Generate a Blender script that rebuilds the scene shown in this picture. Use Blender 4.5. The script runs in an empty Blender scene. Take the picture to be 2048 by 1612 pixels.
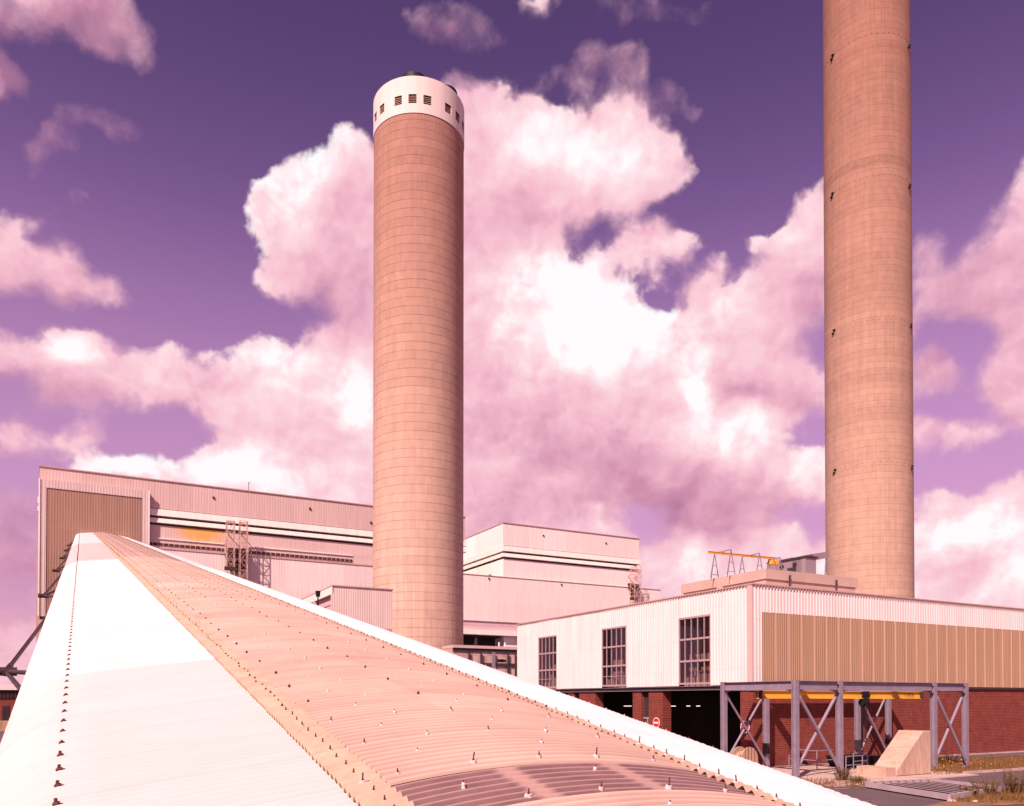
import bpy, bmesh, math, random
from mathutils import Vector, Matrix
random.seed(7)
sc = bpy.context.scene
COL = sc.collection

# ------------------------------------------------------------------ camera model
F = 1600.0; TH = math.radians(28.4); PIT = 0.014; HY = 1400.0; H = 4.5
CY = HY - F*math.tan(PIT)
FW = Vector((math.sin(TH)*math.cos(PIT), math.cos(TH)*math.cos(PIT), math.sin(PIT)))
RT = Vector((math.cos(TH), -math.sin(TH), 0.0))
UP = RT.cross(FW)
C = Vector((0, 0, H))
def ray(px, py): return FW + RT*((px-1024)/F) + UP*((CY-py)/F)
def gz(px, py, z=0.0):
    d = ray(px, py); return C + d*((z-H)/d.z)
def atY(px, py, y):
    d = ray(px, py); return C + d*(y/d.y)
def atX(px, py, x):
    d = ray(px, py); return C + d*(x/d.x)

cam_d = bpy.data.cameras.new('camera'); cam = bpy.data.objects.new('camera', cam_d); COL.objects.link(cam)
cam.location = C; cam.rotation_euler = (math.pi/2+PIT, 0, -TH)
cam_d.sensor_width = 36.0; cam_d.lens = 36.0*F/2048; cam_d.shift_y = (CY-806)/2048; cam_d.clip_start = .1; cam_d.clip_end = 6000
sc.camera = cam

sc.cycles.max_bounces = 5; sc.cycles.diffuse_bounces = 3; sc.cycles.glossy_bounces = 2; sc.cycles.transparent_max_bounces = 6
# ------------------------------------------------------------------ light
SUN_AZ = math.radians(-123.6)      # clockwise from +Y, where the sun stands
SUN_EL = math.radians(44)
sd = bpy.data.lights.new('sun', 'SUN'); so = bpy.data.objects.new('sun', sd); COL.objects.link(so)
sdir = Vector((math.sin(SUN_AZ)*math.cos(SUN_EL), math.cos(SUN_AZ)*math.cos(SUN_EL), math.sin(SUN_EL)))
so.rotation_euler = sdir.to_track_quat('Z', 'Y').to_euler(); so.location = (-60, -60, 120)
sd.energy = 5.0; sd.angle = math.radians(.5); sd.color = (1.0, .775, .675)
sc.view_settings.view_transform = 'Standard'; sc.view_settings.look = 'None'
sc.view_settings.exposure = 0.5; sc.view_settings.gamma = 1.0
EXPO = 2**0.5

# ------------------------------------------------------------------ node helpers
class NT:
    def __init__(s, tree): s.t = tree; s.n = tree.nodes; s.l = tree.links
    def node(s, typ, **kw):
        n = s.n.new(typ)
        for k, v in kw.items(): setattr(n, k, v)
        return n
    def put(s, sock, v):
        if v is None: return
        if hasattr(v, 'is_linked') or isinstance(v, bpy.types.NodeSocket): s.l.new(v, sock)
        else: sock.default_value = v
    def m(s, op, a, b=None, c=None, clamp=False):
        n = s.node('ShaderNodeMath', operation=op, use_clamp=clamp)
        for i, v in enumerate((a, b, c)): s.put(n.inputs[i], v)
        return n.outputs[0]
    def v(s, op, a, b=None, c=None, out=0):
        n = s.node('ShaderNodeVectorMath', operation=op)
        for i, v in enumerate((a, b, c)): 
            if v is not None: s.put(n.inputs[i], v)
        return n.outputs[out]
    def sep(s, v):
        n = s.node('ShaderNodeSeparateXYZ'); s.put(n.inputs[0], v); return n.outputs
    def comb(s, x=0, y=0, z=0):
        n = s.node('ShaderNodeCombineXYZ')
        for i, v in enumerate((x, y, z)): s.put(n.inputs[i], v)
        return n.outputs[0]
    def noise(s, vec, scale, detail=4, rough=.55, dist=0.0, col=False):
        n = s.node('ShaderNodeTexNoise'); s.put(n.inputs['Vector'], vec)
        n.inputs['Scale'].default_value = scale; n.inputs['Detail'].default_value = detail
        n.inputs['Roughness'].default_value = rough; n.inputs['Distortion'].default_value = dist
        return n.outputs['Color' if col else 'Fac']
    def ramp(s, fac, stops, interp='LINEAR'):
        n = s.node('ShaderNodeValToRGB'); n.color_ramp.interpolation = interp
        e = n.color_ramp.elements
        while len(e) < len(stops): e.new(.5)
        for k, (p, c) in enumerate(stops):
            e[k].position = p
            if not hasattr(c, '__len__'): c = (c, c, c)
            e[k].color = (*c, 1)
        s.put(n.inputs[0], fac); return n.outputs[0]
    def mixc(s, fac, a, b, blend='MIX'):
        n = s.node('ShaderNodeMix', data_type='RGBA', blend_type=blend)
        s.put(n.inputs[0], fac)
        for i, v in ((6, a), (7, b)):
            if isinstance(v, (tuple, list)) and len(v) == 3: v = (*v, 1)
            s.put(n.inputs[i], v)
        return n.outputs[2]
    def sstep(s, x, a, b, lo=0.0, hi=1.0):
        n = s.node('ShaderNodeMapRange', interpolation_type='SMOOTHSTEP')
        s.put(n.inputs[0], x)
        for i, v in enumerate((a, b, lo, hi)): n.inputs[i+1].default_value = v
        return n.outputs[0]

def new_mat(name):
    m = bpy.data.materials.new(name); m.use_nodes = True
    nt = NT(m.node_tree); b = nt.n['Principled BSDF']
    return m, nt, b
def obj_co(nt): return nt.node('ShaderNodeTexCoord').outputs['Object']
def geo_pos(nt): return nt.node('ShaderNodeNewGeometry').outputs['Position']

def plain(name, col, rough=.7, var=.12, scale=1.2, metal=0.0, dirt=None, bump=0.0, bscale=30, stretch=None, spec=.3):
    """paint / metal / concrete with mottling (and optional dirt colour in blotches)"""
    m, nt, b = new_mat(name)
    p = obj_co(nt)
    q = nt.v('MULTIPLY', p, stretch) if stretch else p
    n = nt.noise(q, scale, 6, .6)
    f = nt.sstep(n, .3, .7, 1-var, 1+var*.6)
    c = nt.mixc(1.0, (*col, 1), nt.comb(f, f, f), 'MULTIPLY')
    if dirt:
        n2 = nt.noise(q, scale*2.7, 8, .65)
        c = nt.mixc(nt.sstep(n2, dirt[1], dirt[1]+.18, 0, dirt[2]), c, (*dirt[0], 1))
    nt.put(b.inputs['Base Color'], c)
    b.inputs['Roughness'].default_value = rough; b.inputs['Metallic'].default_value = metal
    b.inputs['Specular IOR Level'].default_value = spec
    if bump:
        bn = nt.node('ShaderNodeBump'); bn.inputs['Strength'].default_value = bump; bn.inputs['Distance'].default_value = .02
        nt.put(bn.inputs['Height'], nt.noise(p, bscale, 6, .6)); nt.put(b.inputs['Normal'], bn.outputs[0])
    return m

def sheet_mat(name, col, axis, pitch, joint_z=0.0, var=.06, line=.9, rough=.6, stain=None, panel=0.0):
    """profiled sheet: tone steps from sheet to sheet, faint horizontal laps, weather streaks"""
    m, nt, b = new_mat(name)
    p = geo_pos(nt); x = nt.sep(p)
    u = x[axis]; z = x[2]
    sheet = nt.m('FLOOR', nt.m('DIVIDE', u, pitch))
    row = nt.m('FLOOR', nt.m('DIVIDE', z, joint_z)) if joint_z else 0.0
    wn = nt.node('ShaderNodeTexWhiteNoise', noise_dimensions='2D'); nt.put(wn.inputs['Vector'], nt.comb(sheet, row, 0))
    f = nt.m('MULTIPLY_ADD', wn.outputs['Value'], var*2, 1-var)
    if panel:
        big = nt.m('FLOOR', nt.m('DIVIDE', u, panel))
        wb = nt.node('ShaderNodeTexWhiteNoise', noise_dimensions='2D'); nt.put(wb.inputs['Vector'], nt.comb(big, row, 3))
        f = nt.m('MULTIPLY', f, nt.m('MULTIPLY_ADD', wb.outputs['Value'], .14, .9))
    st = nt.noise(nt.comb(nt.m('MULTIPLY', u, 1.6), nt.m('MULTIPLY', z, .12), 0), 1.0, 6, .6)
    f = nt.m('MULTIPLY', f, nt.sstep(st, .3, .7, .93, 1.04))
    if joint_z:
        fr = nt.m('FRACT', nt.m('DIVIDE', z, joint_z))
        f = nt.m('MULTIPLY', f, nt.m('SUBTRACT', 1.0, nt.m('MULTIPLY', nt.m('LESS_THAN', fr, .02), 1-line)))
    c = nt.mixc(1.0, (*col, 1), nt.comb(f, f, f), 'MULTIPLY')
    if stain:
        (sx, sz, rx, rz, scol) = stain
        q = nt.v('DIVIDE', nt.v('SUBTRACT', nt.comb(u, z, 0), (sx, sz, 0)), (rx, rz, 1))
        d = nt.v('LENGTH', q, out=1)
        wob = nt.m('MULTIPLY', nt.m('SUBTRACT', nt.noise(nt.comb(nt.m('MULTIPLY', u, .9), nt.m('MULTIPLY', z, .25), 0), 1, 6, .6), .5), 1.1)
        k = nt.sstep(nt.m('ADD', d, wob), .25, 1.05, .85, 0)
        c = nt.mixc(k, c, (*scol, 1))
    nt.put(b.inputs['Base Color'], c); b.inputs['Roughness'].default_value = rough
    b.inputs['Specular IOR Level'].default_value = .3
    return m

def brick_mat(name, axis):
    m, nt, b = new_mat(name)
    x = nt.sep(geo_pos(nt))
    v = nt.comb(x[axis], x[2], 0)
    br = nt.node('ShaderNodeTexBrick', offset=.5); nt.put(br.inputs['Vector'], v)
    br.inputs['Color1'].default_value = (.205, .038, .028, 1); br.inputs['Color2'].default_value = (.125, .023, .018, 1)
    br.inputs['Mortar'].default_value = (.31, .10, .08, 1)
    br.inputs['Scale'].default_value = 1.0; br.inputs['Mortar Size'].default_value = .015
    br.inputs['Brick Width'].default_value = .34; br.inputs['Row Height'].default_value = .125; br.inputs['Bias'].default_value = -.2
    n = nt.noise(v, 1.3, 6, .6)
    f = nt.sstep(n, .3, .75, .85, 1.12)
    c = nt.mixc(1, br.outputs['Color'], nt.comb(f, f, f), 'MULTIPLY')
    wn = nt.noise(nt.comb(nt.m('MULTIPLY', x[axis], 2.8), nt.m('MULTIPLY', x[2], 7.7), 0), 1.0, 2, .5)
    c = nt.mixc(nt.sstep(wn, .70, .76, 0, .55), c, (.55, .25, .2, 1))
    nt.put(b.inputs['Base Color'], c); b.inputs['Roughness'].default_value = .85; b.inputs['Specular IOR Level'].default_value = .2
    bn = nt.node('ShaderNodeBump'); bn.inputs['Strength'].default_value = .6; bn.inputs['Distance'].default_value = .01
    nt.put(bn.inputs['Height'], nt.m('SUBTRACT', 1, br.outputs['Fac'])); nt.put(b.inputs['Normal'], bn.outputs[0])
    return m

def chimney_mat(name, col, lift, npan, top_stain_vignette=None, bands=(), jk=1.0):
    m, nt, b = new_mat(name)
    x = nt.sep(obj_co(nt))
    ang = nt.m('ARCTAN2', x[1], x[0]); z = x[2]
    zl = nt.m('DIVIDE', z, lift)
    wob = nt.m('MULTIPLY', nt.m('SUBTRACT', nt.noise(nt.comb(nt.m('MULTIPLY', ang, 3), zl, 0), 1.0, 3), .5), .1)
    fz = nt.m('FRACT', nt.m('ADD', zl, wob)); row = nt.m('FLOOR', zl)
    un = nt.m('MULTIPLY', ang, npan/(2*math.pi)); colm = nt.m('FLOOR', un); fu = nt.m('FRACT', un)
    wn = nt.node('ShaderNodeTexWhiteNoise', noise_dimensions='2D'); nt.put(wn.inputs['Vector'], nt.comb(row, colm, 0))
    wr = nt.node('ShaderNodeTexWhiteNoise', noise_dimensions='1D'); nt.put(wr.inputs['W'], row)
    f = nt.m('MULTIPLY_ADD', wn.outputs['Value'], .035, .98)
    f = nt.m('MULTIPLY', f, nt.m('MULTIPLY_ADD', wr.outputs['Value'], .09, .955))
    wc = nt.node('ShaderNodeTexWhiteNoise', noise_dimensions='1D'); nt.put(wc.inputs['W'], colm)
    f = nt.m('MULTIPLY', f, nt.m('MULTIPLY_ADD', wc.outputs['Value'], .03, .985))
    # lift joints
    jl = nt.m('MAXIMUM', nt.sstep(fz, 0, .09, 1, 0), nt.sstep(fz, .95, 1.0, 0, 1))
    js = nt.m('MULTIPLY', jl, nt.sstep(nt.noise(nt.comb(nt.m('MULTIPLY', ang, 2.2), nt.m('MULTIPLY', z, .3), 0), 1, 4), .3, .65, .20*jk, .44*jk))
    f = nt.m('MULTIPLY', f, nt.m('SUBTRACT', 1, js))
    vl = nt.m('MULTIPLY', nt.m('LESS_THAN', fu, .05), nt.m('MULTIPLY', wn.outputs['Value'], .05))
    f = nt.m('MULTIPLY', f, nt.m('SUBTRACT', 1, vl))
    mot = nt.noise(nt.comb(nt.m('MULTIPLY', ang, 7), nt.m('MULTIPLY', z, .35), 0), 1, 8, .62)
    f = nt.m('MULTIPLY', f, nt.sstep(mot, .25, .75, .90, 1.08))
    st = nt.noise(nt.comb(nt.m('MULTIPLY', ang, 26), nt.m('MULTIPLY', z, .03), 0), 1, 6, .6)
    f = nt.m('MULTIPLY', f, nt.sstep(st, .3, .7, .86, 1.06))
    for (z0, z1, k) in bands:       # lifts cast in a different mix, blotchy
        on = nt.m('MULTIPLY', nt.m('GREATER_THAN', z, z0), nt.m('LESS_THAN', z, z1))
        bl = nt.sstep(nt.noise(nt.comb(nt.m('MULTIPLY', ang, 22), z, 0), 1, 6, .7), .4, .6, .3, 1)
        f = nt.m('MULTIPLY', f, nt.m('SUBTRACT', 1, nt.m('MULTIPLY', nt.m('MULTIPLY', on, bl), k)))
    c = nt.mixc(1, (*col, 1), nt.comb(f, f, f), 'MULTIPLY')
    if top_stain_vignette:  # soot streaks, with vignette darkening painted in towards the top
        z0, z1, scol = top_stain_vignette
        g = nt.sstep(nt.m('ADD', z, nt.m('MULTIPLY', nt.m('SUBTRACT', st, .5), 60)), z0, z1, 0, .8)
        c = nt.mixc(g, c, (*scol, 1), 'MULTIPLY')
    nt.put(b.inputs['Base Color'], c); b.inputs['Roughness'].default_value = .9; b.inputs['Specular IOR Level'].default_value = .15
    bn = nt.node('ShaderNodeBump'); bn.inputs['Strength'].default_value = .5; bn.inputs['Distance'].default_value = .04
    nt.put(bn.inputs['Height'], nt.m('SUBTRACT', mot, nt.m('MULTIPLY', jl, .6))); nt.put(b.inputs['Normal'], bn.outputs[0])
    return m

# ------------------------------------------------------------------ mesh builder
ORG = {}
def empty(name, loc, label=None, cat=None, group=None):
    o = bpy.data.objects.new(name, None); COL.objects.link(o); o.location = loc; o.empty_display_size = .5
    ORG[o.name] = Vector(loc)
    if label: o['label'] = label; o['category'] = cat
    if group: o['group'] = group
    return o
def tag(o, label, cat, group=None):
    o['label'] = label; o['category'] = cat
    if group: o['group'] = group
    return o
class MB:
    def __init__(s): s.v = []; s.f = []
    def quad(s, a, b, c, d):
        n = len(s.v); s.v += [tuple(a), tuple(b), tuple(c), tuple(d)]; s.f.append((n, n+1, n+2, n+3)); return s
    def hexa(s, p):  # 8 points: bottom 4 then top 4, same order
        n = len(s.v); s.v += [tuple(q) for q in p]
        for q in ((3, 2, 1, 0), (4, 5, 6, 7), (0, 1, 5, 4), (1, 2, 6, 5), (2, 3, 7, 6), (3, 0, 4, 7)): s.f.append(tuple(n+i for i in q))
        return s
    def box(s, x0, x1, y0, y1, z0, z1):
        x0, x1 = sorted((x0, x1)); y0, y1 = sorted((y0, y1)); z0, z1 = sorted((z0, z1))
        return s.hexa([(x0, y0, z0), (x1, y0, z0), (x1, y1, z0), (x0, y1, z0), (x0, y0, z1), (x1, y0, z1), (x1, y1, z1), (x0, y1, z1)])
    def bar(s, a, b, w, h=None, upv=(0, 0, 1)):
        a = Vector(a); b = Vector(b); h = h or w; d = (b-a).normalized(); u = Vector(upv)
        if abs(d.dot(u)) > .99: u = Vector((0, 1, 0))
        x = d.cross(u).normalized()*w/2; y = x.cross(d).normalized()*h/2
        return s.hexa([a-x-y, a+x-y, a+x+y, a-x+y, b-x-y, b+x-y, b+x+y, b-x+y])
    def tube(s, a, b, r, n=10, r2=None, cap=True):
        a = Vector(a); b = Vector(b); d = (b-a).normalized(); u = Vector((0, 0, 1)) if abs(d.z) < .95 else Vector((0, 1, 0))
        x = d.cross(u).normalized(); y = d.cross(x); r2 = r if r2 is None else r2; k = len(s.v)
        for p, rr in ((a, r), (b, r2)):
            for i in range(n):
                t = 2*math.pi*i/n; s.v.append(tuple(p + x*math.cos(t)*rr + y*math.sin(t)*rr))
        for i in range(n): j = (i+1) % n; s.f.append((k+i, k+j, k+n+j, k+n+i))
        if cap: s.f.append(tuple(k+n-1-i for i in range(n))); s.f.append(tuple(k+n+i for i in range(n)))
        return s
    def ibeam(s, a, b, h, w, tf, tw, upv=(0, 0, 1)):
        a = Vector(a); b = Vector(b); d = (b-a).normalized(); u = Vector(upv)
        x = d.cross(u).normalized(); y = x.cross(d).normalized(); up = y*(h/2-tf/2)
        s.bar(a+up, b+up, w, tf, upv); s.bar(a-up, b-up, w, tf, upv)
        s.bar(a, b, tw, h-2*tf-.002, upv); return s
    def lathe(s, prof, cx=0, cy=0, n=64, a0=0, a1=2*math.pi, closed=True):
        k = len(s.v); m = len(prof)
        cnt = n if closed else n+1
        for i in range(cnt):
            t = a0+(a1-a0)*i/n
            for r, z in prof: s.v.append((cx+r*math.cos(t), cy+r*math.sin(t), z))
        for i in range(n):
            j = (i+1) % cnt
            for q in range(m-1): s.f.append((k+i*m+q, k+j*m+q, k+j*m+q+1, k+i*m+q+1))
        return s
    def prism(s, poly, axis, a, b):
        """extrude polygon [(u,v)] along axis ('x' or 'y'), v is z"""
        k = len(s.v); n = len(poly)
        for t in (a, b):
            for u, v in poly: s.v.append((t, u, v) if axis == 'x' else (u, t, v))
        for i in range(n): j = (i+1) % n; s.f.append((k+i, k+j, k+n+j, k+n+i))
        s.f.append(tuple(range(k+n-1, k-1, -1))); s.f.append(tuple(range(k+n, k+2*n))); return s
    def corr(s, axis, a0, a1, z0, z1, plane, out, pitch, depth, thick=.03):
        """trapezoid-ribbed sheet in the plane axis-z; out = +-1 direction of the ribs; closed at the back"""
        pts = []
        a = a0
        while a < a1-1e-6:
            for fr, h in ((0, 0), (.42, 0), (.55, 1), (.87, 1)):
                q = a+fr*pitch
                if q <= a1: pts.append((q, h*depth))
            a += pitch
        pts.append((a1, 0))
        def P(q, o, z): return (q, plane+out*o, z) if axis == 'x' else (plane+out*o, q, z)
        for (q0, h0), (q1, h1) in zip(pts, pts[1:]):
            s.quad(P(q0, h0, z0), P(q1, h1, z0), P(q1, h1, z1), P(q0, h0, z1))
        s.quad(P(a0, -thick, z0), P(a1, -thick, z0), P(a1, -thick, z1), P(a0, -thick, z1))
        for q in (a0, a1): s.quad(P(q, 0, z0), P(q, 0, z1), P(q, -thick, z1), P(q, -thick, z0))
        for z in (z0, z1):
            n = len(s.v)
            s.v += [P(q, h, z) for q, h in pts]; s.v += [P(a1, -thick, z), P(a0, -thick, z)]
            s.f.append(tuple(range(n, n+len(pts)+2)))
        return s
    def build(s, name, mat, parent=None, smooth=False, origin=None):
        org = Vector((0, 0, 0))
        if parent is not None:
            q = parent
            while q.parent is not None: q = q.parent
            org = ORG[q.name]
        if origin is not None: org = Vector(origin)
        me = bpy.data.meshes.new(name)
        me.from_pydata([(x-org.x, y-org.y, z-org.z) for x, y, z in s.v], [], s.f)
        me.materials.append(mat)
        bm = bmesh.new(); bm.from_mesh(me); bmesh.ops.recalc_face_normals(bm, faces=bm.faces); bm.to_mesh(me); bm.free()
        if smooth:
            for p in me.polygons: p.use_smooth = True
            me.set_sharp_from_angle(angle=math.radians(35))
        o = bpy.data.objects.new(name, me); COL.objects.link(o)
        if parent is not None: o.parent = parent
        elif origin is not None: o.location = origin
        return o
def copy_tree(o, parent=None):
    c = o.copy(); COL.objects.link(c)
    if parent is not None: c.parent = parent
    for ch in list(o.children): copy_tree(ch, c)
    return c
def struct(o, kind='structure'): o['kind'] = kind; return o

# ------------------------------------------------------------------ materials
M = {}
M['steel'] = plain('grey_steel_paint', (.26, .205, .26), .55, .12, 2.0, dirt=((.2, .1, .09), .62, .5))
M['dark_steel'] = plain('dark_steel', (.05, .035, .04), .6, .2, 2.0)
M['yellow'] = plain('yellow_crane_paint', (.78, .41, .05), .5, .1, 1.5)
M['concrete'] = plain('pale_concrete', (.52, .36, .285), .9, .14, 1.1, dirt=((.36, .19, .10), .49, .7), bump=.35, stretch=(1.7, .45, .35))
M['roof_concrete'] = plain('roof_concrete', (.50, .36, .31), .9, .1, .5, dirt=((.34, .22, .19), .62, .4), bump=.2)
M['asphalt'] = plain('asphalt', (.13, .085, .095), .95, .2, .35, dirt=((.2, .12, .11), .6, .5), bump=.4, bscale=60)
M['kerb'] = plain('kerb_stone', (.5, .36, .33), .9, .15, 1.0)
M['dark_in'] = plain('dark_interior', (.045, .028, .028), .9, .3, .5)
M['beige_in'] = plain('interior_plaster', (.52, .29, .22), .9, .25, .35)
M['trim'] = plain('pink_trim', (.60, .42, .40), .6, .05, 1)
M['edge'] = plain('roof_edge_flashing', (.50, .31, .28), .7, .1, 1)
M['pipe'] = plain('dark_tube', (.045, .02, .022), .5, .25, 1.5)
M['black'] = plain('black_fittings', (.012, .01, .012), .6, .1, 2)
M['timber'] = plain('weathered_timber', (.46, .30, .19), .85, .25, 3.0, stretch=(1, 1, .2))
M['sign_red'] = plain('sign_red', (.55, .02, .02), .45, .04, 2)
M['sign_white'] = plain('sign_white', (.8, .76, .74), .5, .04, 2)
M['brick_x'] = brick_mat('red_brick_long_wall', 0)
M['brick_y'] = brick_mat('red_brick_end_wall', 1)
WHITE = (.80, .735, .70)
M['clad_x'] = sheet_mat('white_ribbed_cladding_long', (.76, .645, .625), 0, 1.1, 3.3, .02, .9)
M['clad_y'] = sheet_mat('white_ribbed_cladding_end', (.74, .66, .635), 1, 1.1, 2.2, .02, .92)
M['brown'] = sheet_mat('brown_ribbed_panel', (.37, .225, .145), 0, 1.25, 0, .035, .9)
M['brown_joint'] = plain('brown_panel_joint', (.62, .42, .30), .6, .05, 1)

def glass_mat():
    m, nt, b = new_mat('window_glass')
    out = nt.n['Material Output']
    tr = nt.node('ShaderNodeBsdfTransparent'); tr.inputs[0].default_value = (.82, .8, .8, 1)
    gl = nt.node('ShaderNodeBsdfGlossy'); gl.inputs['Roughness'].default_value = .05; gl.inputs[0].default_value = (.9, .9, .9, 1)
    mx = nt.node('ShaderNodeMixShader'); mx.inputs[0].default_value = .06; nt.l.new(tr.outputs[0], mx.inputs[1]); nt.l.new(gl.outputs[0], mx.inputs[2])
    nt.l.new(mx.outputs[0], out.inputs[0]); return m
M['glass'] = glass_mat()
def emit_mat(name, col, st):
    m, nt, b = new_mat(name)
    b.inputs['Emission Color'].default_value = (*col, 1); b.inputs['Emission Strength'].default_value = st; return m
M['tube_lit'] = emit_mat('lit_tube', (1, .85, .8), 1.1)

SKY_TINT = (.272, .080, .113)
# ------------------------------------------------------------------ world: Nishita sky + cumulus laid out by azimuth / elevation
import numpy as np
# cloud outlines (traced points, turned into directions below): (points, cap) - cap < 1 keeps a cloud thin
CL = [
 ([(-80,-60),(-80,70),(60,75),(120,70),(180,95),(230,115),(280,135),(312,130),(318,80),(300,50),(260,25),(240,-20),(200,-60)],.28),
 ([(-60,90),(3,100),(20,135),(45,180),(40,192),(3,180),(-60,200)],.15),
 ([(58,330),(62,290),(100,245),(125,235),(150,270),(140,300),(90,345),(70,350)],-.02),
 ([(105,212),(160,222),(230,235),(288,262),(292,280),(240,283),(190,255),(130,235)],-.06),
 ([(80,400),(140,385),(172,405),(160,428),(100,428)],-.12),
 ([(-80,420),(10,425),(60,430),(90,470),(140,475),(165,490),(200,535),(235,560),(250,600),(225,615),(170,618),(120,600),(95,585),(50,590),(5,605),(-80,600)],.8),
 ([(-80,655),(10,665),(55,690),(80,680),(105,648),(150,655),(185,665),(215,662),(245,690),(265,708),(300,705),(340,698),(370,712),(420,700),(460,705),(490,665),(520,672),(560,675),(572,690),(590,680),(600,650),(620,660),(640,665),(650,640),(632,625),(640,606),(600,606),(580,608),(545,595),(525,585),(508,560),(515,520),(500,490),(480,450),(476,415),(490,375),(515,360),(545,350),(570,340),(565,325),(590,310),(610,312),(625,325),(655,305),(662,275),(685,260),(710,268),(735,285),(770,290),(850,230),(900,165),(935,137),(970,150),(1000,160),(1030,185),(1075,200),(1110,225),(1140,240),(1165,225),(1200,210),(1215,178),(1245,180),(1280,195),(1300,225),(1330,250),(1350,280),(1375,330),(1372,355),(1340,385),(1300,400),(1280,420),(1250,430),(1200,440),(1140,455),(1150,462),(1165,480),(1140,510),(1150,530),(1190,520),(1220,490),(1260,455),(1285,430),(1320,440),(1360,460),(1378,490),(1375,520),(1340,510),(1315,545),(1280,530),(1250,525),(1240,545),(1280,570),(1290,612),(1340,620),(1355,580),(1375,545),(1430,520),(1450,525),(1455,565),(1490,540),(1520,510),(1490,500),(1485,480),(1530,465),(1565,465),(1575,430),(1610,390),(1640,370),(1720,330),(1740,600),(1720,1250),(160,1250),(150,945),(200,925),(250,918),(300,925),(350,922),(390,910),(385,890),(410,870),(420,850),(370,840),(320,815),(290,815),(240,830),(150,825),(80,800),(40,765),(-80,770)],1.),
 ([(-40,840),(30,832),(55,832),(85,850),(112,865),(85,900),(55,912),(-40,915)],.6),
 ([(112,880),(140,855),(180,848),(202,870),(195,895),(150,908),(120,900)],.5),
 ([(820,10),(850,5),(940,25),(1000,55),(1010,75),(960,95),(945,112),(910,100),(870,75),(840,50)],.02),
 ([(1030,0),(1100,0),(1090,22),(1040,20)],-.1),
 ([(1095,160),(1150,130),(1170,90),(1200,78),(1240,90),(1265,85),(1285,125),(1290,160),(1300,215),(1250,190),(1215,185),(1200,215),(1170,225),(1160,200),(1130,165)],.10),
 ([(1285,170),(1320,180),(1360,175),(1375,205),(1400,220),(1380,222),(1330,210),(1295,215)],-.05),
 ([(1190,15),(1300,5),(1420,20),(1400,40),(1310,35),(1230,30)],-.12),
 ([(560,585),(640,590),(700,640),(600,640)],-.3),
 ([(1815,485),(1860,478),(1875,500),(1870,530),(1900,535),(1940,490),(1955,500),(1970,470),(1990,440),(2010,390),(2030,340),(2120,280),(2250,900),(2048,880),(1990,860),(1950,800),(1960,770),(1980,730),(2000,690),(1960,645),(1900,645),(1850,650),(1800,700)],1.),
 ([(1800,725),(1850,722),(1900,700),(1930,740),(1950,770),(1900,790),(1860,800),(1800,812)],.6),
 ([(1800,818),(1850,835),(1900,845),(1960,835),(2000,870),(1960,890),(1900,905),(1850,905),(1800,895)],.6),
 ([(1800,1035),(1850,1020),(1880,1005),(1930,990),(1980,970),(2050,960),(2300,950),(2300,1300),(1800,1300)],1.),
 ([(-200,985),(40,975),(90,1000),(110,1260),(-200,1260)],.15),([(-600,1220),(2700,1180),(2700,1600),(-600,1600)],.8),
 ([(-900,500),(-250,420),(-120,600),(-300,800),(-900,760)],.8),([(2250,300),(2500,150),(2900,300),(2900,800),(2300,800)],.8),([(500,-300),(900,-380),(1100,-260),(800,-200)],.4),
]
CL.append(([(1175,535),(1225,475),(1285,418),(1340,428),(1388,480),(1390,528),(1345,528),(1312,558),(1250,548),(1205,565)], .9))
HOLES = [[(1612,672),(1650,645),(1665,720),(1630,712)],[(1575,885),(1605,840),(1660,830),(1660,918),(1612,898)],[(1275,1032),(1330,1035),(1312,1062),(1290,1068)],[(1560,1030),(1660,1008),(1660,1085),(1600,1078),(1580,1050)]]
# lighter lobes and grey bases of the clouds: centre, half axes, amount
LG = [(1170,600,120,75,.75),(1050,655,70,55,.4),(1210,690,110,60,.45),(1405,745,22,55,.4),(1385,785,26,26,.7),(1480,865,110,48,.45),(1322,622,34,20,.6),(1250,330,200,80,.14),(1120,280,110,60,.14),(1250,210,60,40,.15),(950,190,60,60,.0),
 (487,430,22,75,.45),(555,368,60,25,.4),(690,288,45,28,.45),(640,335,40,20,.35),(515,500,16,45,.3),(560,450,60,50,.1),(140,690,55,32,.4),(530,700,65,36,.45),(720,810,40,60,.5),(270,940,120,25,.6),(450,920,70,35,.3),(1640,945,55,40,.4),(1060,540,60,45,.25),(1430,1095,70,30,.2),(1555,1062,42,25,.4),(1197,1013,12,8,.6),(1235,1048,45,30,.4),(1950,1060,120,50,.35),(2030,1135,60,30,.35),(600,960,130,45,.25),(300,790,120,30,.12),(1950,1200,120,30,.2),(1450,620,40,30,.25),(1400,1140,120,40,.15),(1080,900,60,40,.1),
 (700,400,55,110,-.2),(690,600,60,90,-.2),(1020,425,100,60,-.18),(1000,830,100,40,-.16),(1110,880,120,40,-.2),(1230,930,130,50,-.22),(1350,1000,230,55,-.3),(1500,790,100,30,-.3),(1600,580,75,50,-.22),(950,1000,90,60,-.12),(1400,1065,110,26,-.28),(960,740,70,40,-.12),(1330,1150,60,20,-.1),
 (150,60,220,90,-.36),(20,150,60,60,-.42),(100,290,100,80,-.34),(230,260,80,40,-.34),(100,540,140,90,-.2),(100,770,170,45,-.2),(300,810,120,25,-.1),(1200,130,130,70,-.26),(1340,200,80,40,-.3),(900,60,130,60,-.42),(1300,20,150,30,-.4),(1900,640,170,260,-.3),(2010,430,80,110,-.05),(50,870,80,60,-.08),(20,1130,100,160,-.32),(60,1020,80,50,-.2),(-500,600,300,400,-.2),(2500,500,300,400,-.2)]
NA, NE = 150, 110; A0, A1_, E0, E1_ = -.80, .80, -.04, .88
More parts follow.
